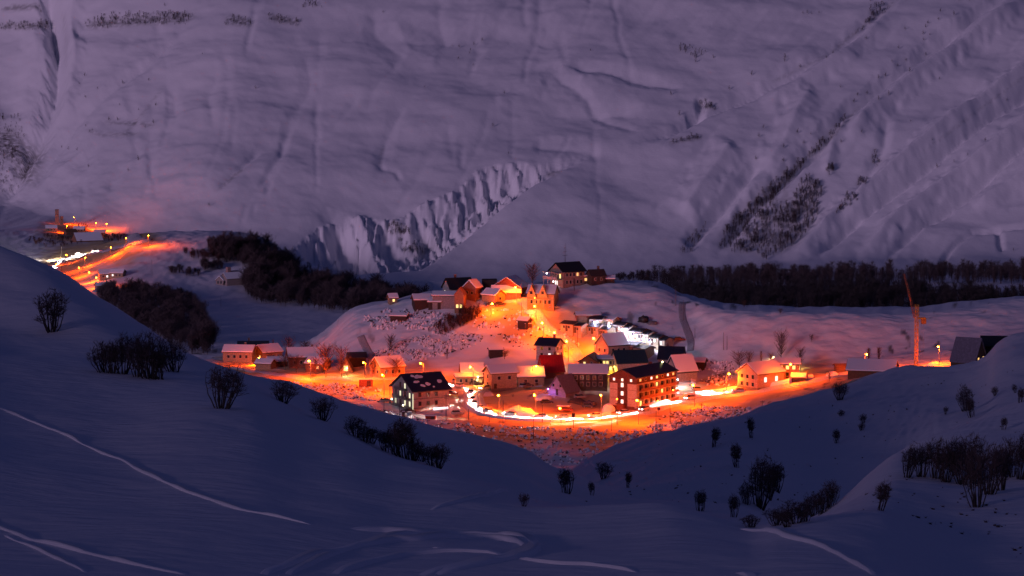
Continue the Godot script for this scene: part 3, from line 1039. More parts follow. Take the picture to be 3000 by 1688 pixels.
	tube(clod, Vector3(0, 0.28, 0), Vector3(0.2, 0.28, 0.1), 0.18, 0.1, 4)
	var clods := done(clod)
	var tf := begin()
	tube(tf, Vector3(0, -0.2, 0), Vector3(0.1, 0.16, 0.05), 0.42, 0.2, 5)
	for i in 9:
		tube(tf, Vector3(0, 0, 0), Vector3(rng.randf_range(-0.5, 0.5), rng.randf_range(0.2, 0.42), rng.randf_range(-0.5, 0.5)), 0.04, 0.01, 3)
	var tuft := done(tf)
	for q in [
		[[1090, 1035, 1180, 1000, 1300, 965, 1420, 985, 1400, 1010, 1330, 1030, 1240, 1055, 1130, 1060], 700, "wind-broken snow clods on the open slope of the village hill", "dead grass tufts on the open slope of the village hill"],
		[[1880, 1262, 1960, 1212, 2080, 1190, 2250, 1196, 2200, 1220, 2050, 1240, 1950, 1275], 420, "snow clods beside the right road", "dead grass tufts beside the right road"],
		[[1040, 1180, 1250, 1230, 1400, 1246, 1900, 1262, 1900, 1290, 1500, 1285, 1250, 1262, 1100, 1220], 420, "snow clods along the lower edge of the bright bend", "dead grass tufts along the lower edge of the bright bend"],
		[[1060, 930, 1130, 905, 1250, 912, 1330, 925, 1260, 965, 1100, 965], 260, "snow clods on the slope below the hilltop barns", "dead grass tufts on the slope below the hilltop barns"],
		[[850, 1120, 1000, 1125, 1120, 1140, 1120, 1180, 960, 1160], 200, "snow clods on the field left of the unfinished house", "dead grass tufts on the field left of the unfinished house"],
		[[2010, 1040, 2150, 1060, 2160, 1130, 2020, 1130], 200, "snow clods on the yard right of the hotel", "dead grass tufts on the yard right of the hotel"],
		[[1400, 905, 1560, 905, 1640, 960, 1700, 1010, 1650, 1050, 1480, 1010, 1380, 960], 160, "snow clods on the orange lit hill below the hill street", "dead grass tufts on the orange lit hill below the hill street"],
		[[1300, 1270, 1500, 1290, 1900, 1285, 2000, 1250, 1900, 1310, 1700, 1360, 1580, 1375, 1450, 1330], 220, "snow clods on the red lit field at the bottom", "dead grass tufts on the red lit field at the bottom"],
	]:
		stuff("snow_clods", clods, snow_mat(), in_wood(poly(q[0]), q[1], 0.6, 1.6, 740, 1300, 0.2), q[2], "snow clods")
		stuff("dead_grass", tuft, mat(0.09, 0.06, 0.045, 0.95, false), in_wood(poly(q[0]), int(q[1] * 0.8), 0.5, 1.25, 740, 1300, 0.2), q[3], "dead grass")
	for q in [
		[[1700, 1470, 1900, 1310, 2300, 1200, 2650, 1110, 2860, 1080, 2990, 1060, 2990, 1170, 2640, 1300, 2440, 1470, 2150, 1480], 150, "dead grass poking through the snow of the right slope"],
		[[2480, 1500, 2650, 1330, 2990, 1230, 2990, 1640, 2800, 1560, 2620, 1510], 90, "dead grass poking through the snow of the near right bank"],
	]:
		stuff("dead_grass", tuft, twig, in_wood(poly(q[0]), q[1], 0.12, 0.5, 120, 760, 0.25), q[2], "dead grass")
	# scrub on the mountain
	var scrub := wood_tree(7.0, 3.2, 40, 1.1)
	stuff("mountain_scrub", scrub, twig, in_wood(poly([2105, 730, 2128, 676, 2175, 629, 2233, 571, 2264, 536, 2322, 493, 2369, 466, 2349, 497, 2310, 544, 2268, 590, 2264, 602, 2318, 602, 2334, 551, 2372, 517, 2407, 540, 2411, 590, 2396, 637, 2372, 668, 2341, 711, 2295, 742, 2248, 773, 2217, 745, 2144, 742]), 780, 0.6, 1.15, 2400, 4300), "large dark patch of scrub on the foot of the mountain spur", "scrub")
	var patches := [
		[[2446, 630, 2473, 570, 2516, 572, 2516, 586, 2477, 614], 70, "scrub patch right of the large dark one on the spur"],
		[[2504, 548, 2520, 524, 2545, 518, 2540, 540], 34, "small scrub patch above the slanting one on the spur"],
		[[2551, 445, 2574, 442, 2578, 485, 2559, 493], 20, "faint upright scrub patch high on the spur"],
		[[2418, 500, 2436, 482, 2446, 500, 2430, 520], 22, "small scrub patch at the top of the large dark one"],
		[[2360, 455, 2420, 400, 2480, 340, 2484, 348, 2430, 415, 2376, 468], 60, "thin line of scrub along the couloir above the large patch"],
		[[245, 80, 253, 62, 330, 40, 447, 40, 575, 38, 544, 74, 388, 74, 311, 86], 260, "long dark strip of scrub near the top left of the mountain"],
		[[650, 78, 680, 48, 740, 62, 736, 78], 34, "ragged scrub right of the long strip on the mountain"],
		[[775, 60, 790, 40, 880, 58, 870, 84], 38, "thin scrub second right of the long strip on the mountain"],
		[[885, 24, 900, -6, 960, 24], 26, "small scrub patch at the top edge of the mountain"],
		[[-60, 90, -40, 68, 146, 68, 146, 90], 90, "dark scrub strip at the far left top of the mountain"],
		[[-60, 440, -40, 330, 60, 345, 72, 400, 40, 470], 150, "dense dark scrub at the left edge in the deep gully"],
		[[-60, 540, 0, 440, 90, 480, 70, 540, 20, 580], 110, "lower dark scrub at the left edge in the deep gully"],
		[[2505, 105, 2550, 50, 2575, 38, 2575, 48, 2530, 88], 34, "row of bare trees slanting along the upper right couloir"],
		[[2545, 45, 2552, 18, 2590, 12, 2606, 34, 2580, 46], 30, "clump of bare trees at the top of the upper right couloir"],
		[[1978, 140, 2000, 130, 2072, 156, 2040, 170, 2012, 168], 44, "oval scrub patch alone on the upper right face"],
		[[1960, 425, 2000, 408, 2058, 398, 2040, 412], 22, "flat scrub streak on the lip of the snow fan"],
		[[2045, 320, 2052, 292, 2075, 300, 2100, 325], 26, "dark scrub round the rock above the snow fan"],
		[[1128, 680, 1150, 656, 1190, 668, 1205, 690, 1150, 692], 40, "dark scrub patch inside the gorge"],
		[[1160, 700, 1200, 705, 1260, 735, 1250, 752, 1180, 740], 34, "thin scrub low in the gorge"],
		[[1985, 745, 2010, 715, 2060, 650, 2075, 660, 2030, 740], 50, "scrub in the hollow left of the large dark patch"],
		[[700, 690, 880, 780, 940, 790, 900, 800, 820, 780], 40, "thin trees above the dark wood on the knoll"],
	]
	for q in patches:
		stuff("mountain_scrub", scrub, twig, in_wood(poly(q[0]), q[1], 0.35, 0.8, 1500, 4300), q[2], "scrub")
	# single shrubs dotted over the mountain
	var dot := begin()
	var src := wood_tree(4.0, 2.2, 26, 0.9)
	dot.append_from(src, 0, Transform3D.IDENTITY)
	var dot_mesh := dot.commit()
	var first := true
	for p in [
		[2550, 5], [2810, 3], [2840, 3], [2755, 36], [2795, 46], [2718, 72], [2712, 82], [2750, 60], [2704, 102], [2724, 104], [2706, 120], [2632, 144], [2652, 88], [2538, 116], [2352, 42], [2365, 42], [2378, 42], [2400, 40], [2440, 158], [2422, 172], [2345, 200], [2298, 182], [2300, 172], [2202, 222], [2136, 264], [2463, 258], [2574, 232], [2594, 226], [2614, 182], [2655, 180], [2630, 196], [2712, 164], [2752, 234], [2604, 280], [2574, 294], [2540, 278], [2512, 282], [2502, 302], [2665, 212], [2668, 358], [2950, 296], [2732, 412], [2796, 476], [2746, 494], [2835, 456], [2525, 390], [2464, 420], [2336, 392], [2296, 434], [2356, 422], [2224, 404], [2236, 378], [2214, 470], [2296, 476], [2376, 396], [2468, 352], [2886, 416], [2970, 736], [2090, 172], [2038, 184], [2036, 172],
		[120, 38], [482, 18], [1122, 38], [1412, 122], [1388, 134], [1325, 137], [1346, 141], [1342, 176], [1378, 150], [1376, 158], [1386, 194], [1245, 258], [1478, 277], [1444, 372], [1490, 452], [1446, 496], [435, 238], [360, 248], [248, 225], [232, 247], [285, 262], [250, 288], [350, 310], [405, 324], [455, 312], [345, 355], [318, 355], [450, 364], [425, 376], [250, 372], [262, 388], [200, 440], [225, 442], [270, 384], [405, 472], [375, 504], [258, 492], [180, 434], [592, 160], [748, 262], [612, 606], [1990, 340], [1966, 280], [1730, 150],
	]:
		var at := spot(p[0], p[1], 2400.0, 4300.0)
		var o := part(numbered("mountain_shrub"), dot_mesh, twig, self, at)
		o.rotation.y = rng.randf() * TAU
		o.scale = Vector3.ONE * rng.randf_range(0.7, 1.5)
		var right: bool = p[0] > 1900
		tag(o, "small dark bare shrub dotted on the right spur of the snowy mountain" if right else "small dark bare shrub dotted on the left face of the snowy mountain", "shrub", "shrubs dotted over the right spur" if right else "shrubs dotted over the left mountain face")

# ---------------------------------------------------------------- buildings
func gable_prism(st: SurfaceTool, w: float, d: float, base: float, h: float, rise: float) -> void:
	# walls with gables at both ends of a ridge along x
	var a := []
	var b := []
	for q in [[-d / 2, base], [d / 2, base], [d / 2, h], [0.0, h + rise], [-d / 2, h]]:
		a.append(Vector3(-w / 2, q[1], q[0]))
		b.append(Vector3(w / 2, q[1], q[0]))
	solid(st, a, b)


func roof_slab(st: SurfaceTool, w: float, d: float, h: float, rise: float, over: float, thick: float, side: float, lift := 0.0) -> void:
	var run := d / 2 + over
	var drop := rise * over / (d / 2)
	var k := sqrt(1.0 + pow(rise / (d / 2), 2))
	var top := Vector3(0, h + rise + lift, 0)
	var eave := Vector3(0, h - drop + lift, run * side)
	var up := Vector3(0, thick * k, 0)
	var x := Vector3(w / 2 + over, 0, 0)
	solid(st, [top - x, eave - x, eave - x + up, top - x + up], [top + x, eave + x, eave + x + up, top + x + up])


func window(parent: Node, at: Vector3, turn: float, w: float, h: float, frame: Material, pane: Material) -> void:
	var o := part("window", box(w + 0.24, h + 0.24, 0.12), frame, parent, at)
	o.rotation.y = turn
	part("pane", box(w, h, 0.06), pane, o, Vector3(0, 0, 0.05))


func face_of(o: Node3D, which: String, w: float, d: float, s: float, y: float) -> Array:
	# a spot on a wall: "f" the long front, "b" back, "l" and "r" the gable ends
	match which:
		"f": return [Vector3(s, y, d / 2 + 0.02), 0.0]
		"b": return [Vector3(-s, y, -d / 2 - 0.02), PI]
		"l": return [Vector3(-w / 2 - 0.02, y, s), -PI / 2]
	return [Vector3(w / 2 + 0.02, y, -s), PI / 2]


func house(called: String, label: String, px: float, py: float, size: Array, wall: Material, roof: Material, opt := {}) -> Node3D:
	# size: length along the ridge, depth, eaves, rise of the roof, turn in degrees
	var near: float = opt.get("near", 700.0)
	var at := spot(px, py, near, opt.get("far", 4000.0))
	at.y += opt.get("lift", 0.0)
	var o := thing(called, label, opt.get("cat", "house"), at, deg_to_rad(size[4]), opt.get("group", ""))
	var w: float = size[0]
	var d: float = size[1]
	var h: float = size[2]
	var rise: float = size[3]
	var st := begin()
	gable_prism(st, w, d, -3.0, h, rise)
	part("wall", done(st), wall, o)
	var over: float = opt.get("over", 0.5)
	var snow: bool = opt.get("snow", false)
	var rf := begin()
	for s in [-1.0, 1.0]:
		roof_slab(rf, w, d, h, rise, over, 0.2, s, 0.02)
	var rn := part("roof", done(rf), roof, o)
	if snow:
		var sn := begin()
		for s in [-1.0, 1.0]:
			roof_slab(sn, w - 0.3, d - 0.2, h, rise, over, opt.get("deep", 0.35), s, 0.22 * sqrt(1.0 + pow(rise / (d / 2), 2)))
		part("snow_cover", done(sn), snow_mat(), rn)
	if opt.has("chimney"):
		var c := part("chimney", box(0.7, 1.9, 0.7), mat(0.16, 0.1, 0.09), rn, Vector3(w * float(opt.chimney), h + rise + 0.35, -0.6))
		part("chimney_cap", box(0.9, 0.14, 0.9), mat(0.3, 0.3, 0.32), c, Vector3(0, 1.0, 0))
	var frame: Material = opt.get("frame", mat(0.5, 0.48, 0.45))
	var dark := glass()
	for q in opt.get("win", []):
		# [wall, columns, rows, lowest, storey, width, height, lit numbers]
		var span: float = (w if q[0] in ["f", "b"] else d) * 0.82
		for r in q[2]:
			for c in q[1]:
				var s: float = span * ((c + 0.5) / q[1] - 0.5)
				var f := face_of(o, q[0], w, d, s, q[3] + q[4] * r)
				window(o, f[0], f[1], q[5], q[6], frame, lit(q[8] if q.size() > 8 else 0) if (r * int(q[1]) + c) in q[7] else dark)
	if opt.has("door"):
		var f := face_of(o, opt.door[0], w, d, opt.door[1], 1.0)
		var dn := part("door", box(1.0, 2.1, 0.1), mat(0.1, 0.05, 0.03), o, f[0])
		dn.rotation.y = f[1]
		part("handle", box(0.05, 0.14, 0.1), mat(0.5, 0.5, 0.5, 0.3, false, 1.0), dn, Vector3(0.36, 0, 0.07))
	if opt.has("band"):
		# a plinth round the foot of the walls
		part("plinth", box(w + 0.16, 3.0 + float(opt.band), d + 0.16), mat(0.2, 0.17, 0.16), o, Vector3(0, (float(opt.band) - 3.0) / 2, 0))
	return o


func snow_mat() -> StandardMaterial3D:
	return mat(0.86, 0.87, 0.89, 0.8, false)


func glass() -> StandardMaterial3D:
	return mat(0.02, 0.022, 0.03, 0.12, false)


func lit(kind: int) -> StandardMaterial3D:
	match kind:
		1: return glow(1.0, 0.9, 0.8, 1.6)      # white
		2: return glow(1.0, 0.75, 0.22, 1.5)    # warm yellow
		3: return glow(0.95, 0.9, 0.55, 1.1)    # greenish work light
	return glow(1.0, 0.55, 0.16, 1.2)


func buildings() -> void:
	var white := mat(0.5, 0.46, 0.42)
	var cream := mat(0.42, 0.31, 0.19)
	var wood := mat(0.20, 0.10, 0.05)
	var dark_wood := mat(0.06, 0.035, 0.028)
	var brick := mat(0.32, 0.14, 0.09)
	var grey := mat(0.33, 0.32, 0.32)
	var stone := mat(0.26, 0.22, 0.19)
	var navy := mat(0.022, 0.024, 0.05, 0.55)
	var slate := mat(0.035, 0.036, 0.05, 0.6)
	var teal := mat(0.02, 0.06, 0.08, 0.55)
	var red := mat(0.45, 0.008, 0.008, 0.6)
	var snow := snow_mat()
	unfinished_house()
	hotel()
	# lower street, from left to right
	house("cottage", "long snow-roofed house at the far left of the lower street", 702, 1055, [11, 7, 3.4, 1.8, -8], cream, wood, {"snow": true, "near": 850, "win": [["f", 4, 1, 1.7, 2, 0.9, 1.1, []]], "chimney": 0.2})
	house("cottage", "house with dark patched roof behind the far left street lamp", 742, 1044, [11, 7, 3.6, 2.0, 4], cream, slate, {"near": 850, "win": [["f", 4, 1, 1.8, 2, 0.9, 1.1, []]], "chimney": -0.15})
	house("cottage", "gabled orange lit house right of the far left street lamp", 784, 1056, [8.5, 7, 3.4, 2.2, 38], cream, wood, {"snow": true, "near": 850, "win": [["f", 3, 1, 1.7, 2, 0.9, 1.1, []], ["l", 2, 1, 1.7, 2, 0.9, 1.1, [1]]]})
	house("shed", "low snow-covered shed below the gabled orange house", 812, 1074, [7, 5, 2.0, 1.2, 20], wood, wood, {"snow": true, "near": 850, "cat": "shed"})
	house("shed", "small lit shed at the edge of the left slope", 778, 1080, [6, 4.5, 2.0, 1.1, -20], cream, wood, {"snow": true, "near": 850, "cat": "shed"})
	house("cottage", "snow-roofed house behind the tall lamp and tangled trees", 888, 1072, [11, 8, 3.6, 2.6, 10], brick, wood, {"snow": true, "near": 850, "win": [["f", 4, 1, 1.8, 2, 0.9, 1.1, []]], "chimney": 0.3})
	house("cottage", "low house between the tall lamp and the lit trees", 932, 1086, [7, 6, 2.8, 1.6, -25], wood, wood, {"snow": true, "near": 850, "win": [["f", 2, 1, 1.5, 2, 0.8, 1.0, [1]]]})
	house("cabin", "tiny A-frame cabin with bright yellow lit gable", 1015, 1090, [4.5, 4.4, 0.9, 4.2, 88], cream, wood, {"near": 850, "cat": "cabin", "over": 0.3, "win": [["l", 1, 1, 1.6, 2, 1.5, 1.8, [0], 2]]})
	house("shed", "dark shed behind the yellow A-frame cabin", 1045, 1066, [6, 5, 2.6, 1.4, 10], dark_wood, slate, {"near": 850, "cat": "shed"})
	house("cottage", "wide orange lit house behind the unfinished house", 1135, 1100, [9.5, 7.5, 3.4, 2.8, 32], cream, wood, {"snow": true, "near": 800, "win": [["f", 3, 1, 1.7, 2, 0.9, 1.1, []], ["l", 2, 1, 1.7, 2, 0.9, 1.1, []]], "chimney": 0.1})
	house("cottage", "small hip house behind the street fork lamp", 1382, 1112, [7.5, 6, 2.6, 2.6, 5], cream, wood, {"snow": true, "near": 850, "win": [["f", 3, 1, 1.5, 2, 0.9, 1.1, [2], 2]]})
	house("annex", "low orange annex with lit porch left of the two-storey house", 1372, 1126, [9.0, 4.0, 2.7, 0.7, 8], cream, wood, {"snow": true, "near": 850, "cat": "annex", "door": ["f", 2.6], "win": [["f", 4, 1, 1.5, 2, 0.8, 1.1, [3], 2]]})
	house("two_storey_house", "two-storey orange lit house with snowy roof beside the street fork", 1466, 1137, [9.2, 7.0, 5.6, 1.9, 22], mat(0.5, 0.36, 0.24), wood, {"snow": true, "near": 820, "over": 0.7, "door": ["f", -3.2], "band": 0.4, "win": [["f", 2, 1, 3.9, 2, 1.0, 1.1, []], ["l", 1, 2, 1.6, 2.6, 0.9, 1.1, []]]})
	house("garage", "wide low garage with snowy roof and lit forecourt right of the two-storey house", 1552, 1124, [9.0, 8.0, 2.8, 2.6, 6], cream, wood, {"snow": true, "near": 820, "cat": "garage", "door": ["f", 2.0], "win": [["f", 2, 1, 1.4, 2, 1.0, 1.0, []]]})
	house("red_roofed_house", "steep house with bright red roof", 1614, 1100, [7.6, 7.6, 1.8, 5.0, 14], brick, red, {"near": 830, "over": 0.3, "win": [["l", 1, 2, 1.4, 2.2, 0.9, 1.0, []]], "chimney": 0.2})
	house("chalet", "A-frame chalet with violet lit gable", 1652, 1154, [7.6, 7.2, 1.2, 5.0, 52], mat(0.5, 0.42, 0.5), mat(0.3, 0.26, 0.28), {"near": 820, "cat": "chalet", "over": 0.5, "door": ["l", 0.0], "win": [["l", 2, 1, 3.2, 2, 0.8, 0.9, []]]})
	house("lodge", "long dark timber lodge with snowy roof beside the hotel", 1724, 1134, [12.8, 8.0, 5.0, 2.3, -3], dark_wood, slate, {"snow": true, "near": 820, "cat": "lodge", "win": [["f", 5, 2, 1.5, 2.2, 1.0, 1.2, []]]})
	house("blue_roofed_house", "tall house with navy roof above the red roof", 1611, 1048, [7.2, 7.4, 4.8, 2.0, -24], white, navy, {"near": 850, "over": 0.7, "win": [["f", 2, 2, 1.4, 2.2, 0.9, 1.1, [1], 1], ["r", 2, 2, 1.4, 2.2, 0.9, 1.1, [0]]], "chimney": 0.2})
	house("timber_house", "orange gabled timber house with teal side wall", 1731, 1090, [9.0, 6.0, 4.2, 2.0, 76], mat(0.34, 0.12, 0.05), dark_wood, {"near": 840, "win": [["l", 2, 2, 1.3, 2.1, 0.7, 1.2, [1, 2], 2]]})
	house("glazed_hall", "long yellow floodlit hall between the timber house and the hotel", 1790, 1086, [9.5, 6.0, 4.2, 0.8, -4], mat(0.55, 0.42, 0.2), slate, {"snow": true, "near": 840, "cat": "hall", "win": [["f", 7, 2, 1.2, 1.9, 0.7, 1.2, [1, 3, 6, 8, 9, 12], 2]]})
	house("teal_roofed_house", "house with wide teal roof behind the hotel", 1842, 1090, [10.5, 9.0, 3.8, 3.6, 14], white, teal, {"near": 840, "chimney": 0.1})
	house("gabled_house", "purple-roofed gabled house below the cottage rows", 1793, 1036, [8.6, 7.6, 3.4, 3.4, 34], mat(0.5, 0.38, 0.3), slate, {"near": 850, "snow": true, "deep": 0.18, "win": [["l", 2, 1, 1.6, 2, 0.9, 1.1, []], ["f", 3, 1, 1.6, 2, 0.9, 1.1, []]]})
	house("dark_house", "dark-roofed house with pointed gable behind the right end of the hotel", 1968, 1074, [8.2, 7.0, 3.2, 3.6, -12], white, navy, {"near": 850, "win": [["r", 1, 1, 1.6, 2, 0.9, 1.1, []]], "chimney": -0.2})
	house("snow_roofed_house", "steep snow-roofed house beside the right end of the hotel", 1996, 1106, [7.8, 8.0, 2.6, 4.6, 28], white, slate, {"snow": true, "near": 840, "win": [["l", 1, 2, 1.4, 2.2, 0.9, 1.0, []]]})
	house("shed", "dark broken shed right of the snow-roofed house", 2044, 1078, [5.5, 4.0, 2.2, 1.0, -15], dark_wood, dark_wood, {"snow": true, "near": 850, "cat": "shed"})
	house("gabled_house", "large pale gabled house with snowy roof above the right road", 2229, 1133, [12.6, 9.4, 5.2, 3.0, 40], mat(0.46, 0.36, 0.34), mat(0.2, 0.16, 0.18), {"snow": true, "deep": 0.22, "near": 800, "over": 0.6, "band": 0.5, "win": [["f", 2, 1, 3.0, 2, 1.1, 1.6, [0, 1], 1], ["l", 3, 2, 1.5, 2.5, 1.1, 1.3, []]]})
	house("eave_lit_house", "flat-eaved house with yellow lamps under its eaves behind the pale gabled house", 2306, 1106, [7.8, 6.5, 5.0, 1.2, -4], cream, slate, {"snow": true, "near": 820, "over": 0.8, "win": [["f", 3, 2, 1.5, 2.3, 1.0, 1.2, [3, 4, 5], 2]], "door": ["f", 0.0]})
	house("barn", "big low barn roof at the end of the right road", 2556, 1096, [15.0, 10.0, 1.8, 2.6, -14], wood, wood, {"snow": true, "near": 700, "cat": "barn", "over": 0.8})
	house("shed", "small snow-covered shed right of the eave-lit house", 2340, 1118, [4.5, 3.5, 1.6, 0.8, -10], wood, wood, {"snow": true, "near": 820, "cat": "shed"})
	house("shed", "brown cabin by the lit snow heap near the end of the road", 2462, 1092, [3.6, 3.0, 2.4, 0.5, 10], wood, wood, {"near": 720, "cat": "shed"})
	# two rows of cottages on the hill, lit white between them
	var rows := [
		[1673, 968, "first small cottage with dark roof at the upper left of the lit rows", 0],
		[1698, 973, "second small cottage with dark roof at the upper left of the lit rows", 0],
		[1748, 976, "front row cottage above the yellow street glow", 0],
		[1775, 984, "front row cottage second after the yellow street glow", 0],
		[1860, 1030, "front row cottage lowest, beside the dark thicket", 0],
		[1886, 1040, "front row cottage last at the right, beside the dark thicket", 0],
		[1756, 954, "back row cottage nearest the upper white lamp", 1],
		[1790, 957, "back row cottage with snowy roof below the upper white lamp", 2],
		[1819, 971, "back row cottage below the middle white lamp", 1],
		[1836, 978, "back row cottage just right of the middle white lamp", 1],
		[1874, 990, "back row cottage fifth, with dark roof", 1],
		[1893, 997, "back row cottage sixth, with dark roof", 1],
		[1923, 1008, "back row cottage seventh, near the blue vehicle", 1],
		[1942, 1015, "back row cottage last at the right, near the blue vehicle", 1],
	]
	for q in rows:
		house("row_cottage", q[2], q[0], q[1], [5.2, 5.6, 2.5, 0.8, -36], mat(0.5, 0.42, 0.3), slate if q[3] < 2 else wood, {"near": 880, "cat": "cottage", "over": 0.35, "snow": q[3] == 2, "deep": 0.2, "door": ["f", 0.0], "group": "cottages in the two lit rows", "win": [["f", 2, 1, 1.5, 2, 0.7, 1.0, [1] if q[3] > 0 else [], 1]]})
	house("shed", "long low shed with snowy roof on the open hill", 1722, 936, [8.6, 4.6, 1.7, 0.9, 6], brick, slate, {"snow": true, "deep": 0.15, "near": 880, "cat": "shed"})
	# hilltop
	guesthouse()
	house("cabin", "dark cabin below the lit tree right of the guesthouse", 1746, 830, [5.4, 5.0, 3.0, 1.9, 20], dark_wood, dark_wood, {"near": 900, "cat": "cabin", "win": [["f", 2, 1, 1.7, 2, 0.7, 0.9, []]], "chimney": 0.2})
	house("shed", "lit lean-to between the guesthouse and the dark cabin", 1712, 828, [3.6, 3.4, 2.4, 0.5, 20], wood, wood, {"snow": true, "near": 900, "cat": "shed", "win": [["f", 1, 1, 1.3, 2, 1.4, 1.0, [0]]]})
	house("barn", "low dark barn roof on the crest right of the dark cabin", 1776, 826, [6.0, 4.0, 1.2, 0.8, 0], dark_wood, dark_wood, {"snow": true, "near": 900, "cat": "barn"})
	var ch := house("chalet", "chalet with two glowing yellow front gables", 1590, 893, [10.0, 7.0, 4.4, 2.6, -14], mat(0.45, 0.3, 0.12), slate, {"near": 900, "cat": "chalet", "snow": true, "deep": 0.15, "win": [["f", 5, 1, 1.4, 2, 0.9, 1.4, []]]})
	for s in [-3.2, 1.0]:
		var g := begin()
		var a := []
		var b := []
		for q in [[-1.9, 3.0], [1.9, 3.0], [0.0, 7.6]]:
			a.append(Vector3(s + q[0], q[1], 1.0)); b.append(Vector3(s + q[0], q[1], 4.4))
		solid(g, a, b)
		var gn := part("front_gable", done(g), mat(0.6, 0.45, 0.2), ch)
		part("gable_window", box(0.9, 1.0, 0.08), glass(), gn, Vector3(s, 4.7, 4.42))
	for k in 4:
		part("porch_post", box(0.18, 4.4, 0.18), mat(0.5, 0.4, 0.3), ch, Vector3(-4.6 + 3.1 * k, 1.2, 4.7))
	part("porch_rail", box(9.6, 0.14, 0.14), mat(0.5, 0.4, 0.3), ch, Vector3(0, 2.2, 4.82))
	wall_lamp(ch, Vector3(-1.4, 3.1, 6.6), Color(1.0, 0.3, 0.02), 26.0)  # added lamp hung before the front, put in to brighten the gables
	house("barn", "great brown-gabled barn behind the hilltop street lamp", 1497, 858, [8.0, 10.0, 2.6, 3.2, 68], mat(0.2, 0.07, 0.04), mat(0.2, 0.07, 0.05), {"near": 900, "cat": "barn", "snow": true, "deep": 0.2, "over": 0.9})
	house("barn", "pinkish snowy low roof in front of the great barn", 1484, 868, [10.5, 5.0, 1.6, 1.8, -4], brick, brick, {"near": 900, "cat": "barn", "snow": true})
	house("cottage", "small house with bright orange gable left of the hilltop lamp", 1446, 884, [6.5, 5.4, 2.6, 1.7, -42], cream, wood, {"near": 900, "snow": true, "win": [["r", 1, 1, 1.4, 2, 0.9, 1.0, []]]})
	house("ruined_house", "dark roofless timber ruin on the hilltop skyline", 1434, 850, [5.0, 4.0, 3.6, 0.4, 10], dark_wood, dark_wood, {"near": 900, "cat": "ruin", "over": 0.1})
	house("tower_house", "tall narrow orange house with pointed gable and lit base", 1349, 902, [6.0, 3.4, 5.0, 2.2, 82], mat(0.45, 0.22, 0.12), brick, {"near": 900, "over": 0.25, "win": [["l", 2, 1, 0.9, 2, 0.8, 1.2, [0, 1], 2]]})
	house("long_house", "long grey walled house left of the tall narrow orange one", 1306, 892, [9.0, 6.0, 3.4, 1.0, -6], grey, slate, {"near": 900, "snow": true})
	house("dark_roofed_house", "house with near black roof on the left of the hilltop", 1342, 868, [9.0, 7.4, 3.4, 3.2, 24], white, mat(0.012, 0.014, 0.018, 0.7), {"near": 900, "over": 0.6, "chimney": -0.1, "win": [["l", 2, 1, 1.6, 2, 0.9, 1.1, [0], 1]]})
	house("cottage", "pinkish gabled house right of the near black roof", 1385, 870, [4.5, 5.0, 3.6, 2.2, 60], brick, brick, {"near": 900, "snow": true, "win": [["l", 2, 1, 1.7, 2, 0.8, 1.0, []]]})
	house("barn", "flat snow-roofed barn at the left end of the hilltop", 1242, 896, [8.0, 6.0, 2.4, 1.5, 12], dark_wood, wood, {"near": 900, "cat": "barn", "snow": true})
	house("shed", "low shed right of the flat snow-roofed barn", 1276, 900, [4.6, 4.0, 2.0, 0.8, -10], dark_wood, wood, {"near": 900, "cat": "shed", "snow": true})
	house("hut", "small yellow lit hut at the far left end of the hilltop", 1150, 888, [3.0, 2.6, 2.0, 1.0, 20], cream, wood, {"near": 900, "cat": "hut", "snow": true, "win": [["f", 1, 1, 1.1, 2, 0.8, 0.9, [0], 2]]})
	house("shed", "half-buried dark shed on the edge below the flat snow-roofed barn", 1170, 935, [6.0, 3.0, 1.2, 0.5, -14], dark_wood, wood, {"near": 900, "cat": "shed", "snow": true})
	house("shed", "small lean-to under the street on the hill slope", 1537, 958, [4.0, 3.0, 2.4, 0.8, -30], dark_wood, wood, {"near": 900, "cat": "shed", "snow": true})
	house("shed", "dark square shed on the open slope above the red roof", 1452, 1044, [4.6, 3.6, 2.4, 0.5, 8], dark_wood, dark_wood, {"near": 860, "cat": "shed", "snow": true, "deep": 0.12})
	# upper right slope
	house("steep_roofed_house", "house with steep purple roof panel on the right crest", 2838, 1062, [6.2, 8.0, 1.0, 5.2, -30], wood, mat(0.36, 0.29, 0.35), {"near": 668, "far": 800, "lift": -0.3, "over": 0.3, "win": [["r", 2, 1, 1.2, 2, 0.9, 1.2, [0, 1]]]})
	var ld := house("lodge", "dark angular lodge at the right edge of the crest", 2962, 1060, [13.0, 8.0, 3.6, 1.5, -10], dark_wood, mat(0.014, 0.012, 0.016, 0.7), {"near": 690, "far": 800, "lift": -0.8, "cat": "lodge", "over": 1.2, "win": [["f", 5, 1, 3.0, 2, 0.9, 1.1, []], ["l", 2, 1, 2.6, 2, 0.9, 1.1, []]]})
	var wing := begin()
	roof_slab(wing, 7.0, 6.0, 3.2, 1.0, 1.2, 0.2, 1.0)
	roof_slab(wing, 7.0, 6.0, 3.2, 1.0, 1.2, 0.2, -1.0)
	gable_prism(wing, 7.0, 6.0, -3.0, 3.2, 1.0)
	part("side_wing", done(wing), mat(0.03, 0.02, 0.022), ld, Vector3(-9.0, -0.6, 0.8))
	# the far village and the stone chapel
	tower("stone_tower", "tall square stone watchtower of the far village", 167, 657, 4.4, 14.5, 10.0)
	tower("stone_tower", "short stone tower beside the tall watchtower", 180, 658, 3.6, 7.5, 20.0)
	house("barn", "large dark sloping roof in front of the far village", 255, 706, [24, 20, 1.0, 6.5, 24], brick, slate, {"near": 1900, "cat": "barn", "snow": true, "deep": 0.15})
	var far_names := ["low house beside the tall stone watchtower", "orange lit house below the brightest far lamp", "snow-covered house right of the brightest far lamp", "house behind the far roadside poles"]
	var far_at := [[150, 678], [206, 688], [232, 680], [292, 690]]
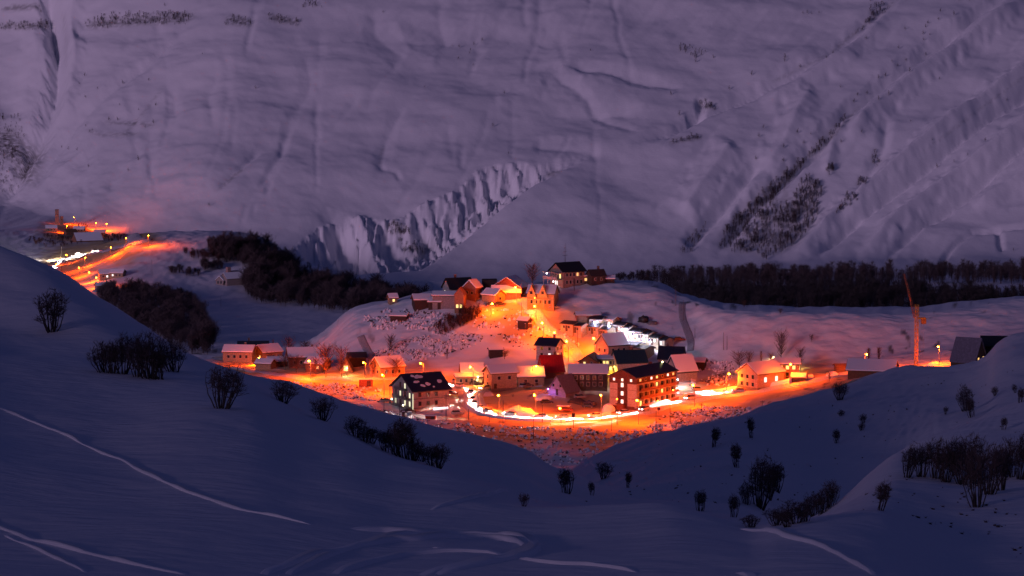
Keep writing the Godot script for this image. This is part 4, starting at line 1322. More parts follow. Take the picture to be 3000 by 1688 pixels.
	for i in far_at.size():
		house("far_house", far_names[i], far_at[i][0], far_at[i][1], [11, 8, 3.0, 2.4, [10, 30, 0, 5][i]], [cream, brick, cream, cream][i], wood, {"near": 1900, "snow": i != 1, "win": [["f", 3, 1, 1.8, 2, 1.0, 1.2, []]]})
	house("far_house", "pink-lit house by the last lamps of the far road", 318, 816, [13, 8, 3.4, 2.4, 14], cream, wood, {"near": 1300, "snow": true, "win": [["f", 4, 1, 1.8, 2, 1.1, 1.3, [1, 2], 1]]})
	house("far_house", "second lit house by the last lamps of the far road", 345, 812, [9, 7, 3.0, 2.0, -10], cream, wood, {"near": 1300, "snow": true, "win": [["f", 3, 1, 1.6, 2, 1.0, 1.2, [0], 1]]})
	house("far_house", "low snow-roofed house in the dark trees below the far road", 298, 848, [8, 6, 2.6, 1.6, 20], grey, wood, {"near": 1100, "snow": true})
	chapel()


func tower(called: String, label: String, px: float, py: float, w: float, h: float, turn: float) -> void:
	var o := thing(called, label, "tower", spot(px, py, 1900, 3600), deg_to_rad(turn))
	var st := begin()
	var a := []
	var b := []
	for q in [[-1, -1], [1, -1], [1, 1], [-1, 1]]:
		a.append(Vector3(q[0] * w / 2, -2, q[1] * w / 2))
		b.append(Vector3(q[0] * w * 0.42, h, q[1] * w * 0.42))
	solid(st, a, b)
	part("shaft", done(st), mat(0.36, 0.27, 0.2), o)
	part("parapet", box(w * 0.95, 0.9, w * 0.95), mat(0.3, 0.22, 0.17), o, Vector3(0, h + 0.45, 0))
	part("slit", box(0.5, 1.4, 0.2), glass(), o, Vector3(0, h * 0.7, w * 0.45))


func chapel() -> void:
	var stone := mat(0.42, 0.33, 0.3)
	var o := house("stone_chapel", "stone chapel with belfry on the knoll among the dark trees", 682, 832, [14, 9, 4.0, 3.4, 36], stone, mat(0.3, 0.26, 0.26), {"near": 1300, "cat": "chapel", "snow": true, "deep": 0.2, "win": [["l", 2, 1, 1.8, 2, 1.0, 1.8, []]]})
	part("belfry", box(2.4, 13.0, 2.4), mat(0.5, 0.3, 0.26), o, Vector3(-1.0, 4.5, -4.0))
	var nave := part("rear_block", box(8.0, 11.0, 6.0), mat(0.3, 0.18, 0.15), o, Vector3(4.0, 2.0, -6.5))
	part("rear_roof", box(8.8, 0.5, 6.8), mat(0.3, 0.28, 0.3), nave, Vector3(0, 5.75, 0))
	house("chapel_house", "ruined arched house in front of the stone chapel", 655, 832, [9, 6, 2.6, 2.6, 60], stone, stone, {"near": 1300, "snow": true, "win": [["l", 2, 1, 1.4, 2, 1.2, 1.8, []]]})


func balcony(o: Node3D, at: Vector3, turn: float, length: float, out: float, m: Material) -> void:
	var b := part("balcony", box(length, 0.16, out), m, o, at)
	b.rotation.y = turn
	part("rail", box(length, 0.08, 0.08), m, b, Vector3(0, 1.0, out / 2 - 0.04))
	part("panel", box(length, 0.62, 0.05), m, b, Vector3(0, 0.5, out / 2 - 0.045))


func hotel() -> void:
	var at := spot(1884, 1186, 800, 1000)
	var w := 24.5
	var d := 10.4
	var h := 10.6
	var o := thing("apartment_hotel", "four-storey hotel with brown attic, white balcony storeys and dark roof", "hotel", at, deg_to_rad(55.0))
	var plaster := mat(0.6, 0.52, 0.44)
	var brown := mat(0.13, 0.045, 0.03)
	var st := begin()
	gable_prism(st, w, d, -3.0, h, 2.3)
	part("wall", done(st), plaster, o)
	var rf := begin()
	for s in [-1.0, 1.0]:
		roof_slab(rf, w, d, h, 2.3, 0.7, 0.22, s, 0.02)
	var roof := part("roof", done(rf), mat(0.02, 0.018, 0.035, 0.5), o)
	part("chimney", box(0.9, 1.6, 0.9), brown, roof, Vector3(5.5, h + 2.3, -0.8))
	# brown cladding: attic storey, stone foot, stair strip on the gable end
	part("attic_cladding", box(0.14, 2.2, d + 0.1), brown, o, Vector3(-w / 2 - 0.05, h - 1.1, 0))
	part("attic_cladding", box(w + 0.1, 2.0, 0.14), brown, o, Vector3(0, h - 1.05, d / 2 + 0.05))
	var tri := begin()
	solid(tri, [Vector3(-w / 2 - 0.12, h, -d / 2), Vector3(-w / 2 - 0.12, h, d / 2), Vector3(-w / 2 - 0.12, h + 2.25, 0)], [Vector3(-w / 2 + 0.02, h, -d / 2), Vector3(-w / 2 + 0.02, h, d / 2), Vector3(-w / 2 + 0.02, h + 2.25, 0)])
	part("gable_cladding", done(tri), brown, o)
	part("stair_strip", box(0.16, h + 0.8, d * 0.36), brown, o, Vector3(-w / 2 - 0.09, h / 2 - 1.4, -0.2))
	part("stone_foot", box(w + 0.3, 4.0, d + 0.3), mat(0.16, 0.06, 0.045), o, Vector3(0, -1.0, 0))
	var porch := part("entrance_porch", box(1.6, 2.6, 2.6), mat(0.3, 0.1, 0.06), o, Vector3(-w / 2 - 0.8, 0.4, -0.2))
	part("porch_roof", box(2.2, 0.16, 3.2), brown, porch, Vector3(0, 1.38, 0))
	var frame := mat(0.6, 0.55, 0.5)
	for z in [-3.4, -0.2, 3.2]:
		window(o, Vector3(-w / 2 - 0.14, h - 1.0, z), -PI / 2, 0.7, 0.8, frame, lit(1))
	for k in 3:
		window(o, Vector3(-w / 2 - 0.18, 2.4 + 2.75 * k, -0.2), -PI / 2, 0.9, 1.3, frame, lit(1))
		part("joint", box(0.06, 0.1, d * 0.3), mat(0.2, 0.08, 0.05), o, Vector3(-w / 2 - 0.03, 3.55 + 2.75 * (k - 1), -d * 0.345))
		part("joint", box(0.06, 0.1, d * 0.3), mat(0.2, 0.08, 0.05), o, Vector3(-w / 2 - 0.03, 3.55 + 2.75 * (k - 1), d * 0.345))
	for c in 7:
		window(o, Vector3(-w / 2 + 2.0 + 3.4 * c, h - 0.95, d / 2 + 0.14), 0.0, 1.0, 0.75, frame, [lit(0), glass(), lit(1), lit(2), glass(), lit(1), lit(0)][c])
	for r in 3:
		for c in 7:
			var x := -w / 2 + 2.4 + 3.3 * c
			var y := 2.2 + 2.55 * r - 0.25
			var f := part("balcony_door", box(1.5, 2.0, 0.1), mat(0.1, 0.04, 0.03), o, Vector3(x, y, d / 2 + 0.04))
			part("pane", box(1.1, 1.6, 0.06), lit(2) if (r * 7 + c) in [0, 11, 17] else glass(), f, Vector3(0, 0.05, 0.05))
			part("window", box(0.55, 1.2, 0.1), mat(0.15, 0.08, 0.05), o, Vector3(x + 1.35, y + 0.2, d / 2 + 0.04))
		balcony(o, Vector3(0.3, 1.0 + 2.55 * r, d / 2 + 0.7), 0.0, w - 1.2, 1.3, mat(0.4, 0.16, 0.08))
	flood(o, Vector3(5.6, 4.9, d / 2 + 3.0), Color(1.0, 0.24, 0.02), 34.0)
	flood(o, Vector3(-5.6, 2.6, d / 2 + 4.0), Color(1.0, 0.16, 0.01), 34.0)
	flood(o, Vector3(-w / 2 - 6.0, 4.0, 1.5), Color(1.0, 0.11, 0.005), 110.0)  # added lamp off the gable end, only there to brighten that wall
	wall_lamp(o, Vector3(12.6, 3.0, d / 2 + 0.6), Color(0.9, 0.85, 1.0), 40.0)
	wall_lamp(o, Vector3(w / 2 - 1, h + 2.6, 0.5), Color(1.0, 0.9, 0.4), 8.0)


func guesthouse() -> void:
	var at := spot(1662, 836, 900, 1300)
	var o := house("guesthouse", "hilltop guesthouse with dark roof and white floodlit veranda end", 1662, 836, [9.6, 8.4, 5.6, 2.8, 34], mat(0.42, 0.3, 0.24), mat(0.012, 0.014, 0.016, 0.7), {"near": 900, "cat": "guesthouse", "over": 0.7, "frame": mat(0.6, 0.6, 0.6), "win": [["l", 3, 1, 4.6, 2, 0.9, 1.2, []], ["f", 5, 1, 4.3, 2, 0.8, 1.2, [3]], ["f", 5, 1, 1.6, 2, 0.8, 1.2, []]]})
	var v := part("veranda", box(3.4, 0.2, 9.0), mat(0.6, 0.6, 0.6), o, Vector3(-6.5, 2.6, 0.4))
	for k in 4:
		part("veranda_post", box(0.16, 5.6, 0.16), mat(0.6, 0.6, 0.6), o, Vector3(-8.0, 2.4, -3.8 + 2.8 * k))
	part("rail", box(0.08, 0.9, 9.0), mat(0.62, 0.62, 0.62), v, Vector3(-1.6, 0.6, 0))
	part("veranda_roof", box(3.6, 0.2, 9.4), mat(0.5, 0.5, 0.52), o, Vector3(-6.5, 5.2, 0.4))
	window(o, Vector3(-4.85, 3.8, 2.4), -PI / 2, 0.9, 1.6, mat(0.6, 0.6, 0.6), lit(2))
	window(o, Vector3(-4.85, 1.2, 0.0), -PI / 2, 1.6, 1.6, mat(0.6, 0.6, 0.6), lit(1))
	wall_lamp(o, Vector3(-7.4, 4.6, -2.6), Color(1.0, 0.95, 1.0), 34.0)
	wall_lamp(o, Vector3(-7.4, 1.9, 1.6), Color(1.0, 0.95, 1.0), 30.0)
	# mast on the roof ridge
	var mst := begin()
	tube(mst, Vector3(0, 7.5, 0), Vector3(0, 15.5, 0), 0.12, 0.05, 6)
	for k in 3:
		tube(mst, Vector3(-1.1 + 0.3 * k, 11.0 + 1.4 * k, 0), Vector3(1.1 - 0.3 * k, 11.0 + 1.4 * k, 0), 0.05, 0.05, 4)
	part("roof_mast", done(mst), mat(0.05, 0.05, 0.06, 0.6, false), o, Vector3(-1.0, 0, 0))


func unfinished_house() -> void:
	var at := spot(1232, 1190, 780, 1000)
	var w := 13.0
	var d := 15.5
	var h := 6.4
	var rise := 4.4
	var o := thing("unfinished_house", "three-storey unfinished house with dark snow-patched roof and lit gable balconies", "house", at, deg_to_rad(29.0))
	var wall := mat(0.5, 0.42, 0.38)
	var st := begin()
	gable_prism(st, w, d, -3.0, h, rise)
	part("wall", done(st), wall, o)
	var rf := begin()
	for s in [-1.0, 1.0]:
		roof_slab(rf, w, d, h, rise, 0.9, 0.24, s, 0.02)
	var roof := part("roof", done(rf), mat(0.022, 0.022, 0.045, 0.55), o)
	# patches of snow that have not slid off
	var k := rise / (d / 2)
	for i in 11:
		var x := rng.randf_range(-w * 0.42, w * 0.45)
		var z := rng.randf_range(1.0, d / 2)
		var sn := begin()
		var a := []
		var b := []
		var n := 9
		var rx := rng.randf_range(0.5, 1.5)
		var rz := rng.randf_range(0.3, 0.8)
		for q in n:
			var r := rng.randf_range(0.6, 1.1)
			var pz := z + sin(TAU * q / n) * rz * r
			var p := Vector3(x + cos(TAU * q / n) * rx * r, h + rise - k * pz + 0.26, pz)
			a.append(p); b.append(p + Vector3(0, 0.16, 0))
		solid(sn, a, b)
		part("snow_patch", done(sn), snow_mat(), roof)
	# storey bands and windows of the front
	for y in [0.6, 3.6]:
		part("storey_band", box(w + 0.1, 0.22, 0.1), mat(0.16, 0.12, 0.13), o, Vector3(0, y, d / 2 + 0.04))
	var frame := mat(0.22, 0.2, 0.2)
	for r in 2:
		for c in 3:
			window(o, Vector3(-4.2 + 3.0 * c, 2.0 + 2.9 * r, d / 2 + 0.02), 0.0, 0.9, 1.3, frame, glass())
	part("garage_front", box(5.6, 1.7, 0.12), glow(0.95, 0.9, 1.0, 1.2), o, Vector3(3.4, -0.5, d / 2 + 0.04)).name = "lit_window_strip"
	# the gable end: balconies, lit windows, posts
	for r in 3:
		balcony(o, Vector3(-w / 2 - 0.8, 0.4 + 2.8 * r, 0.0), -PI / 2, d * (0.92 - 0.22 * r), 1.5, mat(0.2, 0.18, 0.17))
		for c in (4 if r < 2 else 2):
			var z := (c - (1.5 if r < 2 else 0.5)) * 3.4
			window(o, Vector3(-w / 2 - 0.02, 1.7 + 2.8 * r, z), -PI / 2, 1.0, 1.7, frame, lit(3) if (r * 4 + c) in [0, 2, 3, 5, 7, 9] else glass())
	for z in [-6.6, -2.2, 2.2, 6.6]:
		part("balcony_post", box(0.14, 7.5, 0.14), mat(0.25, 0.22, 0.2), o, Vector3(-w / 2 - 1.5, 2.2, z))
	part("corner_light", box(0.14, 5.4, 0.3), lit(3), o, Vector3(-w / 2 - 0.1, 2.6, d / 2 - 0.3)).name = "lit_corner_strip"
	wall_lamp(o, Vector3(-w / 2 - 2.6, 2.6, -3.0), Color(0.6, 1.0, 0.9), 150.0)
	wall_lamp(o, Vector3(-w / 2 - 2.2, 1.4, 4.5), Color(1.0, 0.9, 0.55), 46.0)
	wall_lamp(o, Vector3(w / 2 + 2.2, 2.4, d / 2 - 5.0), Color(1.0, 0.95, 1.0), 70.0)

# ---------------------------------------------------------------- lamps, poles, vehicles, roads
const SODIUM := Color(1.0, 0.083, 0.0002)


func lamp_light(parent: Node, at: Vector3, c: Color, energy: float, size := 0.2) -> void:
	# the light of a lamp that shines downwards from under its hood
	var l := SpotLight3D.new()
	l.name = "lamp_light"
	l.light_color = c.linear_to_srgb()
	l.light_energy = energy
	l.light_size = size
	l.spot_range = 400.0
	l.spot_attenuation = 2.0
	l.spot_angle = 84.0
	l.spot_angle_attenuation = 0.25
	l.shadow_enabled = true
	l.position = at
	l.rotation.x = -PI / 2
	parent.add_child(l, true)


func bulb_mesh(r: float) -> SphereMesh:
	var key := "bulb %.2f" % r
	if not boxes.has(key):
		var s := SphereMesh.new()
		s.radius = r
		s.height = r * 2.0
		s.radial_segments = 12
		s.rings = 6
		boxes[key] = s
	return boxes[key]


func wall_lamp(o: Node3D, at: Vector3, c: Color, energy: float) -> void:
	part("wall_lamp", bulb_mesh(0.2), glow(c.r, c.g, c.b, 18.0), o, at)
	lamp_light(o, at, c, energy, 0.15)


func flood(o: Node3D, at: Vector3, c: Color, energy: float) -> void:
	# a bare lamp that shines to all sides
	part("flood_lamp", bulb_mesh(0.2), glow(c.r, c.g * 1.6, c.b, 30.0), o, at)
	var l := OmniLight3D.new()
	l.name = "flood_light"
	l.light_color = c.linear_to_srgb()
	l.light_energy = energy
	l.light_size = 0.2
	l.omni_range = 300.0
	l.omni_attenuation = 2.0
	l.shadow_enabled = true
	l.position = at
	o.add_child(l, true)


var lamp_meshes := {}


func street_lamp(px: float, py: float, height: float, arm: float, energy: float, label: String, near := 780.0, far := 1300.0, c := SODIUM, pole := true) -> Node3D:
	# px, py: where the glowing head stands; the foot is found on the land below it
	var at := spot(px, py + height * F / 900.0, near, far)
	for k in 4:
		var want := ray(px, py)
		at = spot(px - arm * F / -at.z, py + height * F / -at.z, near, far)
	var o := thing("street_lamp", label, "street lamp", at, 0.0, "street lamps with orange light")
	var key := "%.1f %.1f" % [height, arm]
	if not lamp_meshes.has(key):
		var st := begin()
		tube(st, Vector3(0, -1, 0), Vector3(0, height + 0.35, 0), 0.13, 0.07, 8)
		var ar := begin()
		tube(ar, Vector3(0, height + 0.2, 0), Vector3(arm, height + 0.42, 0), 0.05, 0.04, 6)
		var hd := begin()
		block(hd, Vector3(arm, height + 0.4, 0), Vector3(0.85, 0.14, 0.36))
		lamp_meshes[key] = [done(st), done(ar), done(hd)]
	var m: Array = lamp_meshes[key]
	part("pole", m[0], mat(0.4, 0.38, 0.36, 0.7), o)
	part("arm", m[1], mat(0.4, 0.38, 0.36, 0.7), o)
	part("lamp_head", m[2], mat(0.3, 0.3, 0.3, 0.6), o)
	part("bulb", bulb_mesh(0.24), glow(1.0, minf(c.g * 3.6, 1.0), c.b * 3.0 + 0.01, 160.0), o, Vector3(arm, height, 0))
	lamp_light(o, Vector3(arm, height, 0), c, energy)
	if true:
		var l := OmniLight3D.new()
		l.name = "lamp_glow"
		l.light_color = c.linear_to_srgb()
		l.light_energy = energy * (0.7 if far < 2000.0 else 0.4)
		l.light_size = 0.2
		l.omni_range = 400.0
		l.omni_attenuation = 2.0
		l.shadow_enabled = true
		l.position = Vector3(arm, height, 0)
		o.add_child(l, true)
	return o


func lamps() -> void:
	var e := LAMP
	# lower street
	street_lamp(758, 1049, 2.7, -0.6, e * 1.3, "street lamp in front of the far left house group", 850)
	street_lamp(905, 1057, 6.5, -0.6, e, "street lamp with a double post before the tangled trees", 850)
	street_lamp(1065, 1062, 6.5, -0.8, e * 0.9, "street lamp on the cable pole right of the yellow A-frame cabin", 850)
	street_lamp(1232, 1064, 6.5, -1.0, e, "street lamp behind the roof of the unfinished house", 880)
	street_lamp(1378, 1075, 6.5, -1.0, e * 0.25, "street lamp over the small hip house at the street fork", 880)
	street_lamp(1565, 1157, 7.0, -0.5, e * 0.8, "street lamp inside the road bend, in front of the lit snow mound", 790)
	street_lamp(1571, 1073, 6.5, 1.2, e * 0.2, "street lamp left of the red roof", 860)
	street_lamp(1760, 1157, 8.0, -0.2, e * 1.5, "street lamp with two lit heads left of the hotel", 790)
	street_lamp(2136, 1095, 6.5, 0.8, e * 1.15, "street lamp with flared glow left of the pale gabled house", 820)
	street_lamp(2316, 1067, 7.0, 0.2, e * 0.9, "street lamp in front of the eave-lit house", 800)
	street_lamp(2539, 1038, 6.0, 0.5, e * 0.7, "street lamp behind the big low barn roof", 720)
	street_lamp(2748, 1016, 6.0, -0.4, e * 0.7, "street lamp right of the crane", 700)
	street_lamp(2030, 1128, 7.0, -0.5, e * 1.0, "street lamp beside the road past the hotel's right end", 800)
	street_lamp(1866, 1172, 7.5, -0.5, e * 0.9, "street lamp at the foot of the hotel's long front", 790)
	street_lamp(1120, 1098, 6.5, -0.6, e * 0.7, "street lamp before the wide orange lit house", 850)
	street_lamp(1460, 1158, 5.5, -0.5, e * 0.6, "low street lamp at the yellow lit bank of the road fork", 820)
	street_lamp(1640, 1196, 5.0, -0.4, e * 0.4, "low lamp at the inner edge of the bright road bend", 800)
	# up the hill
	street_lamp(1510, 842, 6.0, -0.3, e * 0.55, "hilltop street lamp in front of the great barn", 900)
	street_lamp(1566, 897, 5.0, -0.6, e * 0.42, "street lamp below the twin-gabled chalet", 900)
	street_lamp(1588, 946, 5.0, -0.6, e * 0.42, "street lamp at the bend of the hill street", 900)
	street_lamp(1624, 974, 5.0, -0.6, e * 0.42, "street lamp low on the hill street", 880)
	street_lamp(1660, 1000, 5.0, -0.5, e * 0.42, "lowest street lamp of the hill street", 860)
	street_lamp(1739, 991, 5.0, -0.4, e * 0.5, "street lamp left of the purple-roofed gabled house", 880)
	street_lamp(1442, 890, 4.5, 0.5, e * 0.4, "short lamp in front of the small orange-gabled house", 900)
	# cottage rows: white lamps, the last three added to brighten the lane
	var wh := Color(1.0, 0.86, 0.62)
	for q in [[1742, 944, "white lamp at the upper end of the cottage rows"], [1824, 966, "white lamp in the middle of the cottage rows"], [1862, 983, "white lamp low in the cottage rows"], [1905, 1002, "white lamp at the lower end of the cottage rows"], [1784, 955, "added white lamp between the upper and middle ones of the cottage rows"], [1845, 975, "added white lamp just below the middle one of the cottage rows"], [1884, 992, "added white lamp above the lower end of the cottage rows"]]:
		street_lamp(q[0], q[1], 4.2, 0.4, 15.0, q[2], 880, 1300, wh)
	# far village and road
	var f := e * 2.6
	for q in [
		[216, 637, 8, -0.8, 0.7, "far village lamp above the watchtower bank"],
		[197, 661, 8, 0.8, 1.3, "brightest lamp of the far village"],
		[282, 653, 7.5, 1.0, 0.5, "left of two bright poles on the far village skyline"],
		[313, 656, 7.5, 1.0, 0.5, "right of two bright poles on the far village skyline"],
		[435, 690, 8, 0.3, 0.6, "lone bright lamp where the far road tops the knoll"],
		[194, 747, 7, -0.5, 0.6, "far road lamp at the outer side of the bend"],
		[250, 755, 7, 0.5, 0.6, "far road lamp inside the upper arm of the bend"],
		[231, 784, 7, -0.7, 0.5, "far road lamp inside the bend"],
		[261, 798, 7, -0.7, 0.5, "far road lamp below the bend"],
		[282, 813, 7, -0.5, 0.5, "last far road lamp by the pink-lit house"],
		[325, 725, 7, 0.5, 0.5, "far road lamp on the slope between village and bend"],
		[370, 698, 7, 0.5, 0.5, "far road lamp beside the bright car beams on the knoll"],
		[165, 775, 7, 0.5, 0.35, "far road lamp on the slope left of the bend"],
	]:
		street_lamp(q[0], q[1], q[2], q[3], f * q[4], q[5], 1300, 3400)


const LAMP := 360.0


func ribbon(called: String, pts: Array, width: float, crown: float, lift: float, m: Material, near := 760.0, far := 1300.0, paired := false) -> PackedVector3Array:
	# a strip of packed snow laid on the land along a line
	var curve := Curve3D.new()
	var way := []
	for p in pts:
		way.append(spot(p[0], p[1], near, far))
	for i in way.size():
		var t: Vector3 = (way[mini(i + 1, way.size() - 1)] - way[maxi(i - 1, 0)]) * 0.16
		curve.add_point(way[i], -t, t)
	curve.bake_interval = 1.0
	var path := PackedVector3Array()
	var n := int(curve.get_baked_length() / maxf(0.8, width * 0.5)) + 2
	for i in n:
		path.append(curve.sample_baked(curve.get_baked_length() * i / (n - 1)))
	var st := begin()
	st.set_smooth_group(0)
	var rows := []
	for i in n:
		var t := path[mini(i + 1, n - 1)] - path[maxi(i - 1, 0)]
		t.y = 0
		var s := t.normalized().cross(Vector3.UP) * width
		var row := []
		var high := crown
		if paired:
			high *= clampf(0.9 + 1.3 * n_rough.get_noise_2d(path[i].x * 1.2, path[i].z * 0.5), 0.3, 1.4) * minf(1.0, minf(i, n - 1 - i) / 9.0)
		for q in ([[-0.62, -0.5], [-0.5, 0.0], [-0.33, 1.0], [0.0, 0.12], [0.33, 1.0], [0.5, 0.0], [0.62, -0.5]] if paired else [[-0.62, -0.5], [-0.5, 0.0], [-0.25, 0.8], [0.0, 1.0], [0.25, 0.8], [0.5, 0.0], [0.62, -0.5]]):
			var p: Vector3 = path[i] + s * q[0]
			p = on_land(p.x, p.z)
			var sunk := 0.4 * (1.0 - minf(1.0, minf(i, n - 1 - i) / 2.5)) if paired else 0.0
			p.y += lift - sunk + (high * q[1] if q[1] > 0 else q[1] * 0.9)
			row.append(p)
		rows.append(row)
	for i in n - 1:
		for k in 6:
			var a: Vector3 = rows[i][k]
			var b: Vector3 = rows[i][k + 1]
			var c: Vector3 = rows[i + 1][k + 1]
			var d: Vector3 = rows[i + 1][k]
			st.add_vertex(a); st.add_vertex(c); st.add_vertex(b)
			st.add_vertex(a); st.add_vertex(d); st.add_vertex(c)
	structure(called, done(st), m)
	for i in n:
		path[i].y = rows[i][3].y
	return path


var car_proto: Node3D


func make_car() -> Node3D:
	# a small hatchback, nose towards +x
	var o := Node3D.new()
	o.name = "car"
	var body := begin()
	var a := []
	var b := []
	for q in [[-2.0, 0.35], [2.05, 0.35], [2.1, 0.62], [1.95, 0.85], [0.95, 0.98], [-1.9, 1.02], [-2.05, 0.8]]:
		a.append(Vector3(q[0], q[1], -0.84)); b.append(Vector3(q[0], q[1], 0.84))
	solid(body, a, b)
	part("body", done(body), mat(0.75, 0.76, 0.78, 0.35), o)
	var cab := begin()
	a = []
	b = []
	for q in [[-1.8, 1.0], [1.0, 0.98], [0.35, 1.48], [-1.4, 1.5]]:
		a.append(Vector3(q[0], q[1], -0.72)); b.append(Vector3(q[0], q[1], 0.72))
	solid(cab, a, b)
	part("cabin", done(cab), mat(0.03, 0.03, 0.035, 0.2, false), o)
	part("roof_panel", box(1.7, 0.06, 1.36), mat(0.55, 0.56, 0.58, 0.35), o, Vector3(-0.5, 1.52, 0))
	for x in [-1.25, 1.3]:
		for z in [-0.8, 0.8]:
			var w := begin()
			tube(w, Vector3(0, 0, -0.1), Vector3(0, 0, 0.1), 0.33, 0.33, 12)
			var tyre := part("wheel", done(w), mat(0.02, 0.02, 0.02, 0.9, false), o, Vector3(x, 0.33, z))
			part("rim", box(0.3, 0.3, 0.22), mat(0.4, 0.4, 0.4, 0.4, false), tyre)
	for z in [-0.6, 0.6]:
		part("headlight", box(0.08, 0.16, 0.34), glow(1.0, 0.95, 0.9, 30.0), o, Vector3(2.08, 0.68, z))
		part("taillight", box(0.06, 0.16, 0.28), glow(1.0, 0.03, 0.02, 3.0), o, Vector3(-2.06, 0.78, z))
	return o


func car_at(at: Vector3, along: Vector3, label: String, energy: float) -> void:
	var o: Node3D = car_proto.duplicate()
	o.name = numbered("car")
	add_child(o)
	tag(o, label, "car", "cars with headlights on")
	o.position = at
	o.rotation.y = atan2(-along.z, along.x)
	if energy > 0.0:
		for s in [1.0]:
			var l := SpotLight3D.new()
			l.name = "headlight_beam"
			l.light_color = Color(1.0, 0.93, 0.88)
			l.light_energy = energy
			l.light_size = 0.25
			l.spot_angle = 17.0
			l.spot_angle_attenuation = 0.35
			l.spot_range = 300.0
			l.spot_attenuation = 2.0
			l.shadow_enabled = true
			l.position = Vector3(2.3, 0.85, 0)
			o.add_child(l)
			l.rotation = Vector3(deg_to_rad(-16.0), -PI / 2, 0)


func cars_along(path: PackedVector3Array, shares: Array, labels: Array, energy: float, back := false, shift := 0.0) -> void:
	for i in shares.size():
		var k := int(shares[i] * (path.size() - 1))
		var t := path[mini(k + 2, path.size() - 1)] - path[maxi(k - 2, 0)]
		if back:
			t = -t
		var side := t.normalized().cross(Vector3.UP) * shift
		car_at(path[k] + side + Vector3(0, 0.03, 0), t, labels[i], energy)


func roads() -> void:
	var packed := mat(0.8, 0.79, 0.78, 0.6)
	var berm := mat(0.84, 0.85, 0.87, 0.85, false)
	car_proto = make_car()
	var main := ribbon("main_road", [[1322, 1134], [1352, 1140], [1370, 1148], [1379, 1160], [1383, 1175], [1390, 1190], [1408, 1203], [1440, 1214], [1490, 1221], [1560, 1227], [1640, 1230], [1720, 1229], [1800, 1222], [1880, 1208], [1960, 1188], [2050, 1170], [2150, 1156], [2260, 1140], [2360, 1122], [2440, 1104], [2500, 1090]], 7.0, 0.05, 0.3, packed)
	var fork := ribbon("side_street", [[1388, 1152], [1412, 1148], [1440, 1142], [1475, 1136], [1530, 1130], [1590, 1126]], 5.0, 0.05, 0.3, packed)
	ribbon("lower_street", [[690, 1078], [780, 1092], [880, 1108], [960, 1110], [1040, 1112], [1090, 1110], [1150, 1112], [1240, 1110], [1320, 1128]], 4.2, 0.05, 0.25, packed)
	var hill := ribbon("hill_street", [[1400, 893], [1470, 878], [1530, 880], [1555, 900], [1580, 930], [1600, 956], [1640, 985], [1668, 1012], [1690, 1040], [1700, 1060]], 4.0, 0.05, 0.25, packed, 850)
	ribbon("snow_bank", [[1398, 1166], [1402, 1180], [1412, 1194], [1440, 1206], [1490, 1214], [1560, 1220], [1640, 1222], [1720, 1221], [1790, 1214]], 1.6, 0.8, 0.1, berm)
	ribbon("snow_bank", [[1362, 1158], [1366, 1180], [1378, 1200], [1410, 1214], [1470, 1226], [1560, 1234], [1660, 1238]], 1.5, 0.7, 0.1, berm)
	ribbon("snow_bank", [[2000, 1166], [2060, 1156], [2110, 1150], [2160, 1143], [2220, 1136], [2300, 1124], [2380, 1108]], 2.4, 1.3, 0.1, berm)
	ribbon("snow_bank", [[1900, 1196], [1960, 1178], [2010, 1162]], 2.0, 1.0, 0.1, berm)
	var far_road := ribbon("far_road", [[176, 832], [164, 815], [158, 795], [165, 778], [190, 762], [225, 750], [290, 741], [330, 732], [400, 712], [420, 706], [390, 694], [360, 690]], 8.0, 0.1, 0.8, packed, 1300, 3400)
	var top_road := ribbon("far_road", [[362, 688], [385, 695], [412, 704], [440, 706]], 7.0, 0.1, 0.8, packed, 1500, 3400)
	ribbon("hillside_path", [[2001, 886], [1998, 905], [2000, 930], [2010, 960], [2024, 1000], [2022, 1030]], 2.4, 0.05, 0.1, mat(0.5, 0.5, 0.52), 880)
	ribbon("hillside_path", [[1056, 985], [1068, 1010], [1085, 1040], [1096, 1062]], 2.6, 0.05, 0.1, mat(0.5, 0.5, 0.52), 880)
	cars_along(main, [0.03, 0.08, 0.125, 0.17, 0.215, 0.26, 0.31, 0.36, 0.41, 0.46, 0.51, 0.56], [
		"car with headlights on at the top of the road fork", "car with headlights on just below the top of the fork", "car with headlights on entering the bright bend", "car with headlights on at the start of the tight curve",
		"car with headlights on in the tightest part of the bend", "car with headlights on leaving the tightest part of the bend", "car with headlights on left of the lit snow mound", "car with headlights on below the lit snow mound",
		"car with headlights on right of the lit snow mound", "car with headlights on in the flattest part of the bend", "car with headlights on below the site trailer", "car with headlights on left of the hotel forecourt"], 8000.0, true, 0.0)
	cars_along(main, [0.70, 0.80], ["car with headlights on beside the white lit snow bank", "car with headlights on below the pale gabled house"], 4000.0, true, 0.6)
	cars_along(fork, [0.25, 0.8], ["car with headlights on turning into the side street", "car with headlights on in front of the two-storey house"], 8000.0, true)
	var far_shares := []
	var far_labels := []
	var words := ["first", "second", "third", "fourth", "fifth", "sixth", "seventh", "eighth", "ninth", "tenth", "eleventh", "twelfth", "thirteenth"]
	for i in 13:
		far_shares.append(0.05 + 0.018 * i)
		far_labels.append("%s far car with headlights on, counted up the far road bend" % words[i])
	cars_along(far_road, far_shares, far_labels, 24000.0, true)
	cars_along(top_road, [0.1], ["far car with bright beams where the road tops the knoll"], 9000.0)
	car_proto.free()


